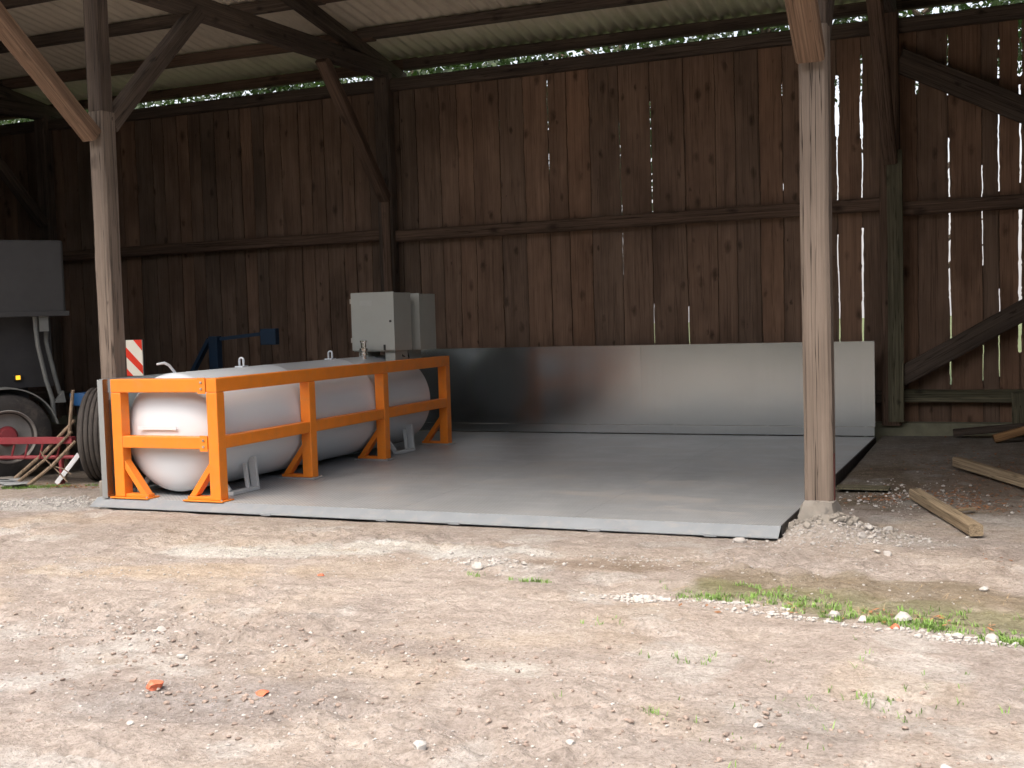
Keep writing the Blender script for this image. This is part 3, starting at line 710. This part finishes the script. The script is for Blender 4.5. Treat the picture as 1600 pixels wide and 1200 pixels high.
def wheel(s_, parent, flag=True):
    mb = MB(); V = []; prof = [(.27, -.02), (.30, .03), (.34, .035), (.44, .03), (.485, .005), (.50, -.04), (.50, -.24), (.485, -.28), (.44, -.30), (.30, -.29), (.27, -.25)]
    n = 48
    def ring(mb, prof, z=.5):
        V = []
        for r, t_ in prof:
            for k in range(n):
                a = 2*math.pi*k/n; V.append(tp(s_+r*math.cos(a), z+r*math.sin(a), t_))
        mb.add(V, [(i*n+k, i*n+(k+1)%n, (i+1)*n+(k+1)%n, (i+1)*n+k) for i in range(len(prof)-1) for k in range(n)])
    ring(mb, prof+[prof[0]]); wh = mb.build('wheel', M['rubber'], parent, smooth=True)
    mb = MB(); ring(mb, [(.315, .038), (.305, .045), (.285, .01), (.27, -.08), (.20, -.10), (.14, -.075), (.001, -.075)]); mb.build('rim', M['rim'], wh, smooth=True)
    mb = MB(); ring(mb, [(.12, -.074), (.11, -.02), (.09, .01), (.001, .012)]); mb.build('hub', M['red'], wh, smooth=True)
    mb = MB()
    pa = [(.56, a) for a in np.linspace(R(12), R(150), 16)]
    V = []
    for r, a in pa:
        for rr, t_ in ((.56, .04), (.575, .04), (.575, -.30), (.56, -.30)): V.append(tp(s_+rr*math.cos(a), .5+rr*math.sin(a), t_))
    mb.add(V, [(i*4+k, i*4+(k+1)%4, (i+1)*4+(k+1)%4, (i+1)*4+k) for i in range(15) for k in range(4)]+[(0,1,2,3), (60,61,62,63)])
    mb.build('fender', M['fender'], parent, smooth=True)
wheel(0, tr); wheel(-1.5, tr)

# red implement drawbar in front of the trailer wheel
rd = thing('red_drawbar', (-10.9, 10.3, 0), 'red lattice drawbar of a farm implement in front of the trailer wheel', 'drawbar')
yr = 10.15; xr0, xr1 = -11.1, -9.72
MB().bar((xr0, yr, .475), (xr1, yr+.05, .50), .08, .075).build('upper_beam', M['red'], rd, bevel=.006)
MB().tube([(xr0, yr, .28), (xr1, yr+.05, .31)], .022, 8).build('lower_bar', M['red'], rd, smooth=True)
for x in (-10.62, -10.42, -10.2, -9.95): MB().tube([(x+.06, yr+.01, .45), (x, yr+.01, .285)], .012, 6).build('lattice_rod', M['red'], rd)
mb = MB(); mb.prism([(xr0-.1, yr-.02, .24), (xr0+.10, yr-.02, .27), (xr0+.16, yr-.02, .38), (xr0+.08, yr-.02, .56), (xr0-.1, yr-.02, .58)], (0, 1, 0), .04)
mb.build('hitch_plate', M['red'], rd, bevel=.004)
MB().bar((xr0+.05, yr+.03, .24), (xr0+.05, yr+.03, -.02), .05, .05).build('leg', M['red'], rd)
MB().bar((-9.9, yr+.03, .29), (-9.9, yr+.03, -.02), .04, .04).build('leg', M['red'], rd)

# big spare tyre standing behind the platform corner
ty = thing('standing_tyre', (-9.62, 10.62, 0), 'large worn black tyre standing upright behind the left front post', 'tyre')
ax_ = Vector((.90, .43, 0)).normalized(); tn_ = Vector((-ax_.y, ax_.x, 0)); cT = Vector((-9.62, 10.62, .53))
def tring(prof, n=64):
    mb = MB(); V = []
    for r, t_ in prof:
        for k in range(n):
            a = 2*math.pi*k/n; V.append(cT+ax_*t_+tn_*(r*math.cos(a))+Vector((0, 0, r*math.sin(a))))
    mb.add(V, [(i*n+k, i*n+(k+1)%n, (i+1)*n+(k+1)%n, (i+1)*n+k) for i in range(len(prof)-1) for k in range(n)]); return mb
pr = [(.28, -.17), (.34, -.20), (.44, -.205), (.50, -.18)]
for i in range(6):
    a = -.165+i*.055; pr += [(.525, a+.006), (.53, a+.012), (.53, a+.043), (.525, a+.049), (.513, a+.050), (.513, a+.055)]
pr += [(.50, .18), (.44, .205), (.34, .20), (.28, .17), (.28, -.17)]
tring(pr).build('tyre_body', M['wornrubber'], ty, smooth=True)
tring([(.279, -.15), (.25, -.12), (.10, -.08), (.001, -.08)]).build('rim', M['rim'], ty, smooth=True)

# sticks and shovels leaning there
def shovel(name, a, b, r, label, blade):
    a = Vector(a); b = Vector(b); t_ = thing(name, tuple(a), label, 'shovel' if blade else 'stick', 'long handled tools leaning by the tyre')
    mid = (a+b)/2+Vector((0, 0, -.03))
    pts = [a, a.lerp(mid, .5), mid, mid.lerp(b, .5), b]
    mb = MB(); mb.tube(pts, [r*1.25, r*1.1, r, r, r*.9], 8); mb.build('shaft', M['handle'], t_, smooth=True)
    if blade:
        d = (a-b).normalized(); d.z = -.03; d.normalize(); s_ = d.cross(Vector((0, 0, 1))).normalized(); mb = MB(); V = []
        for k in range(6):
            u_ = k/5
            for j in range(5):
                v_ = (j-2)/2; wd = .11*(1-.55*max(0, u_-.55)/.45)
                V.append(a+d*(.27*u_)+s_*(v_*wd)+Vector((0, 0, .012+.02*v_*v_)))
        mb.add(V, [(k*5+j, k*5+j+1, (k+1)*5+j+1, (k+1)*5+j) for k in range(5) for j in range(4)])
        o = mb.build('blade', M['greypaint'] if blade == 1 else M['rim'], t_, smooth=True); m_ = o.modifiers.new('thickness', 'SOLIDIFY'); m_.thickness = .004
shovel('shovel', (-10.60, 10.15, .03), (-9.72, 10.22, .72), .021, 'upper left wooden handled shovel leaning against the standing tyre', 2)
shovel('shovel', (-10.42, 10.05, .03), (-9.70, 10.15, .60), .017, 'middle wooden handled shovel leaning against the standing tyre', 1)
shovel('shovel', (-10.08, 9.86, .03), (-9.62, 10.12, .50), .019, 'front pale handled shovel with a light blade lying on the grass', 1)
shovel('wooden_stick', (-9.98, 10.3, .02), (-9.66, 10.16, 1.06), .02, 'straight pale wooden stick standing steeply beside the tyre', 0)
mb = MB(); mb.tube([(-10.0, 9.98, .40), (-9.95, 10.0, .30), (-9.80, 10.02, .17), (-9.70, 10.05, .05)], .008, 6); mb.tube([(-9.86, 10.01, .23), (-9.72, 10.02, .20), (-9.62, 10.03, .14)], .006, 6)
tag(mb.build('twig', M['handle'], None, smooth=True), 'thin forked dry twig among the leaning tool handles', 'twig')
mb = MB(); mb.bar((-9.93, 10.12, .015), (-9.66, 10.2, .34), .055, .012, (0, -1, 0)); tag(mb.build('white_batten', M['whiteboard'], None), 'short white painted batten leaning at the foot of the tyre', 'batten')
mb = MB(); mb.bar((-11.2, 10.1, .03), (-10.25, 9.92, .035), .11, .02); tag(mb.build('grey_plank', M['greypaint'], None), 'flat grey plank on the grass at the left edge of the photo', 'plank')

# warning board, on a dark implement
wb = thing('warning_board', (-9.55, 11.05, 0), 'red and white diagonally striped warning board on a dark post behind the tank', 'sign')
x0, x1, z0, z1, yb_ = -9.665, -9.428, 1.17, 1.59, 11.05
MB().box((x0, yb_, z0), (x1, yb_+.01, z1)).build('plate', M['signwhite'], wb)
def stripe(poly): MB().prism([(x0+u_*(x1-x0), yb_-.004, z1-v_*(z1-z0)) for u_, v_ in poly], (0, 1, 0), .003).build('stripe', M['signred'], wb)
stripe([(.48, .0), (1, .0), (1, .30)]); stripe([(0, .20), (1, .72), (1, .96), (0, .47)]); stripe([(0, .80), (.38, 1.), (0, 1.)])
MB().box((-9.57, yb_+.028, 0), (-9.52, yb_+.07, z1-.03)).build('post', M['chassis'], wb)
MB().box((x0-.008, yb_+.011, z0-.02), (x1+.012, yb_+.027, z1+.005)).build('backing_board', M['black'], wb)

# blue implement behind the tank
bl = thing('blue_implement', (-10.6, 14.1, 0), 'blue steel farm implement frame standing in the dark behind the tank', 'farm implement')
MB().bar((-10.70, 14.1, 0), (-10.70, 14.1, 1.57), .15, .12, (0, 1, 0)).build('upright', M['blue'], bl, bevel=.006)
MB().bar((-11.45, 14.08, .55), (-10.78, 14.08, 1.53), .05, .09, (0, 1, 0)).build('stay', M['blue'], bl)
MB().bar((-10.62, 14.12, 1.53), (-9.80, 14.18, 1.60), .05, .05).build('arm', M['blue'], bl)
MB().box((-9.92, 14.1, 1.43), (-9.66, 14.2, 1.66)).build('bracket', M['blue'], bl, bevel=.01)
MB().bar((-11.6, 14.1, .05), (-9.6, 14.1, .05), .1, .1).build('skid', M['blue'], bl)
MB().bar((-11.5, 14.1, .1), (-11.5, 14.1, .62), .08, .08, (0, 1, 0)).build('upright', M['blue'], bl)
bl2 = thing('blue_toolbox', (-10.35, 11.3, 0), 'blue steel box glimpsed above the drawbar left of the standing tyre', 'box')
M['brightblue'] = paint('bright_blue', (.03, .13, .33), .5, .2, dirt=.2)
MB().box((-10.66, 11.15, .80), (-10.0, 11.5, .955)).build('body', M['brightblue'], bl2, bevel=.01)
MB().box((-10.6, 11.2, 0), (-10.1, 11.45, .799)).build('stand', M['chassis'], bl2)

# ------------------------------------------------------------------ loose timber at the right
def offcut(name, p, q, w, h, mat, label):
    o = timber(name, p, q, w, h, mat, None, rough=.003); return tag(o, label, 'timber', 'loose timber on the ground')
offcut('timber_offcut', (-.86, 11.05, .055), (-.30, 9.42, .045), .105, .09, M['offcut'], 'pale squared timber offcut lying on the earth nearest the viewer, right of the post')
offcut('timber_offcut', (-.60, 12.95, .11), (.42, 11.15, .055), .09, .10, M['offcut'], 'long squared beam on the leaf litter cut off by the right edge of the photo')
offcut('timber_offcut', (-.28, 15.1, .12), (.75, 15.3, .42), .12, .09, M['orangewood'], 'short orange brown board tilted upwards at the right edge, beneath the wall')
offcut('timber_offcut', (-.75, 15.55, .14), (.15, 15.5, .24), .14, .08, M['beam'], 'dark old board lying against the mossy plinth of the plank wall')
offcut('bark_strip', (-.62, 10.3, .02), (-.35, 10.5, .03), .05, .015, M['offcut'], 'thin pale strip of splintered bark between the two lying beams')
mb = MB(); mb.box((-1.6, 11.4, .02), (-1.12, 11.62, .035)); tag(mb.build('flat_board', M['green'], None), 'thin dark board lying flat just beside the right platform edge', 'board')

# ------------------------------------------------------------------ stones
bm = bmesh.new(); bmesh.ops.create_icosphere(bm, subdivisions=2, radius=1); ICV = np.array([v.co[:] for v in bm.verts]); ICF = [tuple(v.index for v in f.verts) for f in bm.faces]; bm.free()
bm = bmesh.new(); bmesh.ops.create_icosphere(bm, subdivisions=1, radius=1); IV1 = np.array([v.co[:] for v in bm.verts]); IF1 = [tuple(v.index for v in f.verts) for f in bm.faces]; bm.free()
def rock(base, r, squash=.6, jag=.22):
    v = base.copy(); k = rng.normal(size=(5, 3)); 
    for q in k:
        q /= np.linalg.norm(q); d = v@q; lim = rng.uniform(.45, .9); v = v - np.outer(np.maximum(d-lim, 0), q)
    v = v*(1+rng.uniform(-jag, jag, (len(v), 1))*.4)*np.array([rng.uniform(.8, 1.3), rng.uniform(.7, 1.1), squash])
    a = rng.uniform(0, 6.28); c, s = math.cos(a), math.sin(a)
    return (v@np.array([[c, -s, 0], [s, c, 0], [0, 0, 1]]))*r
def stone(name, x, y, r, mat, label, cat='stone', group=None, squash=.65):
    mb = MB(); v = rock(ICV, r, squash); mb.add(v+np.array([x, y, gz(x, y)+r*squash*.45]), ICF)
    tag(mb.build(name, mat, None, loc=(x, y, gz(x, y))), label, cat, group)
GS = 'single pale stones lying about the yard'
for x, y, r, l in [(-.96, 6.72, .045, 'white stone in the grass strip left of the grey pair'), (-.80, 6.66, .04, 'grey stone of a pair among the grass clumps'),
    (-.60, 6.72, .055, 'round grey stone standing highest in the grass strip at right'), (-.14, 6.42, .05, 'pale stone in the grass strip close to the right edge'),
    (-.30, 6.44, .035, 'small pale stone in the grass strip beside the right hand clump'), (-2.25, 4.18, .042, 'bright white flat stone at the bottom centre of the yard'),
    (-1.02, 4.90, .022, 'small round white stone in the lower right of the yard'), (-.26, 4.62, .024, 'small grey stone near the lower right corner of the photo'),
    (-1.68, 4.42, .020, 'tiny white stone near the bottom edge right of centre'), (-4.62, 5.45, .035, 'white stone in the left middle of the yard'),
    (-3.62, 4.05, .018, 'tiny pale stone near the bottom left edge'), (-4.1, 5.0, .028, 'grey stone beside the dark churned earth at left'),
    (-1.05, 9.18, .05, 'pale lump of mortar just right of the post footing'), (-.93, 9.42, .045, 'white lump of mortar further right of the post footing'),
    (-1.08, 8.98, .042, 'pale lump of mortar in front of the rubble at the footing'), (-.86, 8.62, .034, 'white stone of a pair on the sand below the post'),
    (-.93, 8.64, .028, 'smaller stone of the pair on the sand below the post'), (-.20, 7.62, .03, 'white stone on the brown moss near the right edge'),
    (-1.95, 8.82, .045, 'pale stone touching the front lip of the platform near its right corner'), (-3.45, 7.35, .05, 'pale mortar lump on the plaster patch in mid yard')]:
    stone('stone', x, y, r, M['stone'], l, 'stone', GS)
stone('brick_fragment', -3.86, 4.51, .055, M['brick'], 'orange red brick fragment at the lower left of the yard', 'brick', 'brick fragments in the dirt')
stone('brick_fragment', -3.32, 4.62, .038, M['brick'], 'smaller orange red brick fragment right of the larger one', 'brick', 'brick fragments in the dirt', .4)
stone('brick_fragment', -.62, 6.52, .035, M['brick'], 'reddish brick fragment in the grass below the round grey stone', 'brick', 'brick fragments in the dirt')
stone('brick_fragment', -4.42, 6.88, .028, M['brick'], 'small brick fragment on the ochre sand in mid yard', 'brick', 'brick fragments in the dirt', .4)
def scatter(name, mat, spots, label, flat=.6):
    VV = []; FF = []; n = 0
    for cx, cy, rx, ry, rot, cnt, r0, r1 in spots:
        c, s = math.cos(R(rot)), math.sin(R(rot))
        p = rng.normal(size=(cnt, 2))*.5*np.array([rx, ry]); xs_ = cx+p[:, 0]*c-p[:, 1]*s; ys_ = cy+p[:, 0]*s+p[:, 1]*c
        zz_ = ground_h(xs_, ys_); rr = r0+(r1-r0)*rng.random(cnt)**2.5
        for x, y, z, r in zip(xs_, ys_, zz_, rr):
            if PX0 < x < PX1 and y > PY0-.02: continue
            VV.append(rock(IV1, r, flat)+np.array([x, y, z+r*.25])); FF += [tuple(i+n for i in f) for f in IF1]; n += len(IV1)
    mb = MB(); mb.v = np.concatenate(VV).tolist(); mb.f = FF
    return tag(mb.build(name, mat, None), label, 'gravel', kind='stuff')
scatter('gravel', M['stone'], [(-1.15, 9.2, .6, .3, 0, 300, .005, .026), (-1.35, 8.9, .7, .25, 0, 240, .004, .018), (-2.15, 6.85, .22, .10, 0, 190, .008, .026), (-1.6, 6.85, .35, .07, -12, 120, .006, .02),
    (-1.1, 6.62, .6, .06, -12, 160, .006, .022), (-.3, 6.42, .4, .07, -8, 130, .006, .024), (-9.1, 9.0, 1.2, .3, 22, 1300, .005, .024), (-8.2, 7.7, .5, .2, 0, 120, .004, .016),
    (-3.5, 7.5, .5, .25, 0, 220, .005, .024), (-2.5, 7.9, .6, .25, 0, 140, .004, .018), (-5.0, 7.5, 1.2, .3, 10, 200, .004, .016), (-4.7, 5.3, 1.2, .6, 0, 420, .004, .018),
    (-3.2, 5.2, 2.4, 1.6, 0, 1100, .003, .012), (-1.2, 8.0, 1.6, .9, 0, 300, .003, .012), (-.9, 11.2, .7, 1.0, 0, 360, .005, .022), (-2.5, 4.3, 1.5, .5, 0, 300, .003, .011), (-6, 6.6, 1.8, .9, 0, 500, .003, .013)],
    'loose pale gravel and mortar crumbs strewn over the yard')
scatter('rubble', M['concrete'], [(-1.42, 9.16, .22, .10, 0, 46, .018, .045), (-1.62, 9.2, .06, .12, 0, 14, .015, .035), (-1.22, 9.22, .12, .14, 0, 40, .015, .045), (-1.0, 9.3, .3, .2, 0, 60, .01, .03)],
    'grey mortar rubble heaped around the foot of the right post', .8)
def scatter_clod():
    pts = []
    for cx, cy, rx, ry, cnt in [(-3.4, 4.5, .9, .3, 260), (-3.0, 5.5, .8, .2, 160), (-.9, 4.9, .7, .3, 160), (-2.7, 4.9, 2., .8, 500), (-4.9, 5.2, 1.2, .6, 260)]:
        pts.append((cx, cy, rx*1.4, ry*1.4, 0, cnt, .004, .02))
    M['clod'] = paint('earth_clod', (.25, .20, .17), .95, .25, bump=.6, scale=12)
    o = scatter('earth_clods', M['clod'], pts, 'dark crumbled clods of earth churned up in the foreground'); o['category'] = 'earth'
scatter_clod()

# ------------------------------------------------------------------ grass, straw, leaves
def blades(name, mat, spots, label, cat, h0, h1, w_, lay_=0.35):
    V = []; Fc = []
    for cx, cy, rx, ry, rot, tufts, per in spots:
        c, s = math.cos(R(rot)), math.sin(R(rot))
        for _ in range(tufts):
            a, b = rng.normal()*.5*rx, rng.normal()*.5*ry; tx, ty_ = cx+a*c-b*s, cy+a*s+b*c
            if PX0 < tx < PX1 and ty_ > PY0-.02: continue
            for _ in range(per):
                x = tx+rng.normal()*.014; y = ty_+rng.normal()*.014; z = gz(x, y); h = rng.uniform(h0, h1); an = rng.uniform(0, 6.28)
                ln = rng.uniform(.1, 1)*lay_*2; dx, dy = math.cos(an)*h*ln, math.sin(an)*h*ln; px, py = -math.sin(an)*w_, math.cos(an)*w_; n = len(V)
                V += [(x-px, y-py, z), (x+px, y+py, z), (x+dx*.5-px*.7, y+dy*.5-py*.7, z+h*.65), (x+dx*.5+px*.7, y+dy*.5+py*.7, z+h*.65), (x+dx, y+dy, z+h*.85)]
                Fc += [(n, n+1, n+3, n+2), (n+2, n+3, n+4)]
    mb = MB(); mb.v = V; mb.f = Fc; return tag(mb.build(name, mat, None), label, cat, kind='stuff')
blades('grass', M['grass'], [(-1.75, 6.95, .22, .06, -10, 22, 10), (-1.4, 7.04, .30, .10, -5, 36, 10), (-1.2, 7.0, .8, .25, -10, 40, 5), (-1.15, 6.84, .4, .10, -12, 34, 10), (-.72, 6.68, .32, .09, -12, 50, 11), (-.42, 6.62, .22, .12, 0, 40, 11), (-.02, 6.47, .2, .09, -8, 44, 11), (.2, 6.4, .3, .1, 0, 40, 12),
    (-1.5, 7.35, .25, .08, 0, 14, 8), (-.4, 6.9, .4, .12, 0, 16, 8), (-2.95, 7.1, .14, .04, 0, 16, 8), (-3.35, 7.15, .10, .03, 0, 5, 6), (-2.0, 6.25, .5, .10, 0, 5, 4), (-1.62, 5.72, .25, .12, 0, 11, 4), (-1.42, 4.85, .08, .03, 0, 5, 6), (-.5, 5.35, .5, .16, 0, 22, 4),
    (-.9, 4.9, .9, .5, 0, 14, 3), (-.8, 5.9, .9, .4, 0, 12, 3), (-9.9, 9.85, .5, .10, 25, 90, 10), (-10.6, 9.6, .6, .12, 20, 70, 10)],
    'short bright green grass and weeds growing in tufts along the gravel strip', 'grass', .012, .040, .0026, .6)
blades('straw', M['straw'], [(-.2, 7.35, .6, .25, -8, 26, 2), (-1.0, 7.6, 1.0, .25, -8, 26, 2), (-.35, 10.6, .3, .2, 0, 40, 3), (-9.9, 10.1, .5, .2, 20, 90, 3), (-.9, 6.85, .9, .12, -12, 70, 2), (-4.5, 7.9, 1.2, .3, 0, 60, 1)],
    'dry straw and dead grass stalks lying flat on the moss', 'straw', .008, .02, .0018, 7.)
def leaves():
    V = []; Fc = []
    for cx, cy, rx, ry, cnt in [(-.45, 11.3, .4, .5, 420), (-1.15, 11.05, .2, .2, 150), (-.1, 12.6, .4, .6, 260), (-.3, 10.7, .4, .2, 160), (-9.6, 9.95, .5, .12, 160), (-.5, 13.5, .7, .9, 260), (-.6, 6.75, .8, .12, 70), (-.15, 8.7, .2, .3, 20)]:
        for _ in range(cnt):
            x = cx+rng.normal()*.6*rx; y = cy+rng.normal()*.6*ry; z = gz(x, y)+rng.uniform(.002, .014); s_ = rng.uniform(.008, .026); a = rng.uniform(0, 6.28); tl = rng.uniform(-.6, .6, 2)
            n = len(V)
            for dx, dy in ((-1, 0), (0, -.5), (1, 0), (0, .5)):
                u_, v_ = dx*math.cos(a)-dy*math.sin(a), dx*math.sin(a)+dy*math.cos(a); V.append((x+u_*s_, y+v_*s_, z+(u_*tl[0]+v_*tl[1])*s_*.6+.004))
            Fc += [(n, n+1, n+2, n+3)]
    mb = MB(); mb.v = V; mb.f = Fc; tag(mb.build('leaf_litter', M['leaflitter'], None), 'reddish brown dead leaves and bark litter on the shed floor', 'leaf litter', kind='stuff')
leaves()

# ------------------------------------------------------------------ trees behind the wall
def tree(x, y, h, r, label, nleaf=9000, zmin=1.5):
    t_ = thing('broadleaf_tree', (x, y, 0), label, 'tree', 'trees behind the plank wall')
    mb = MB(); zc = h*.58; top = Vector((x+random.uniform(-.3, .3), y, h*.8))
    mb.tube([(x, y, -.1), (x+random.uniform(-.1, .1), y, h*.25), (x+random.uniform(-.2, .2), y, h*.5), top], [.19, .15, .11, .04], 9)
    cl = []
    for k in range(16):
        a = random.uniform(0, 6.28); zz_ = random.uniform(.3, .95)*h; ext = r*math.sqrt(max(.05, 1-((zz_-zc)/(h*.5))**2))*random.uniform(.5, 1)
        e = Vector((x+math.cos(a)*ext, y+math.sin(a)*ext, zz_)); s_ = Vector((x, y, max(.4, zz_-ext*.6)))
        mb.tube([s_, s_.lerp(e, .5)+Vector((0, 0, .1)), e], [.06, .04, .015], 6); cl.append(e)
    mb.build('trunk', M['bark'], t_, smooth=True)
    cl = np.array([c[:] for c in cl]+[[x-1.2, y, h*.66], [x+1.2, y, h*.72], [x, y, h*.8], [x, y, h*.7], [x+.6, y, h*.74], [x-1.8, y, h*.74], [x+1.8, y, h*.78]])
    ci = rng.integers(0, len(cl), nleaf); P = cl[ci]+rng.normal(size=(nleaf, 3))*np.array([.55, .55, .45])*r*.42
    P = P[P[:, 2] > zmin+rng.random(len(P))**2*1.5]; n = len(P); A = rng.normal(size=(n, 3)); A /= np.linalg.norm(A, axis=1)[:, None]; B = np.cross(A, rng.normal(size=(n, 3))); B /= np.linalg.norm(B, axis=1)[:, None]
    s_ = rng.uniform(.04, .10, (n, 1)); V = np.stack([P-A*s_, P-B*s_*.55, P+A*s_, P+B*s_*.55], 1).reshape(-1, 3)
    mb = MB(); mb.v = V.tolist(); mb.f = [(i*4, i*4+1, i*4+2, i*4+3) for i in range(n)]; mb.build('crown', M['leaf'], t_)
for x, y, h, r, l in [(-24, 23, 8.5, 2.6, 'leafy tree behind the far left end of the plank wall'), (-19.3, 21.5, 9, 2.6, 'leafy tree seen under the eaves above the trailer'),
    (-15.2, 22.5, 9.5, 2.7, 'leafy tree seen under the eaves right of the left front post'), (-11.2, 21, 8.2, 2.3, 'leafy tree seen under the eaves left of the central wall post'),
    (-7.4, 22.5, 8.8, 2.4, 'leafy tree seen under the eaves above the control cabinets'), (-4.2, 21.2, 9.2, 2.4, 'leafy tree behind the middle of the right half of the wall'),
    (-1.6, 23.5, 8.2, 2.1, 'leafy tree seen through the slits beside the right front post'), (1.6, 22.5, 9, 2.4, 'leafy tree seen through the slits at the right edge')]:
    tree(x, y, h, r, l, zmin=5.6 if x > -5 else 1.5)

# unseen dark wood, added across the yard behind the viewer: it hides the low sky and so darkens the depth of the shed
def shade_wood():
    V = []; n = 22000
    P = np.stack([rng.uniform(-38, 34, n), rng.uniform(-20, -13, n), 11.5*rng.random(n)**.8], 1)
    P[:, 2] *= .75+.35*fbm(P[:, 0], P[:, 1], 5., 17, 3)
    A = rng.normal(size=(n, 3)); A /= np.linalg.norm(A, axis=1)[:, None]; B = np.cross(A, rng.normal(size=(n, 3))); B /= np.linalg.norm(B, axis=1)[:, None]
    s_ = rng.uniform(.25, .55, (n, 1)); V = np.stack([P-A*s_, P-B*s_*.6, P+A*s_, P+B*s_*.6], 1).reshape(-1, 3)
    mb = MB(); mb.v = V.tolist(); mb.f = [(i*4, i*4+1, i*4+2, i*4+3) for i in range(n)]
    tag(mb.build('shade_woodland', M['leaf'], None), 'added unseen belt of dark green woodland across the yard', 'shade_woodland', kind='stuff')
shade_wood()
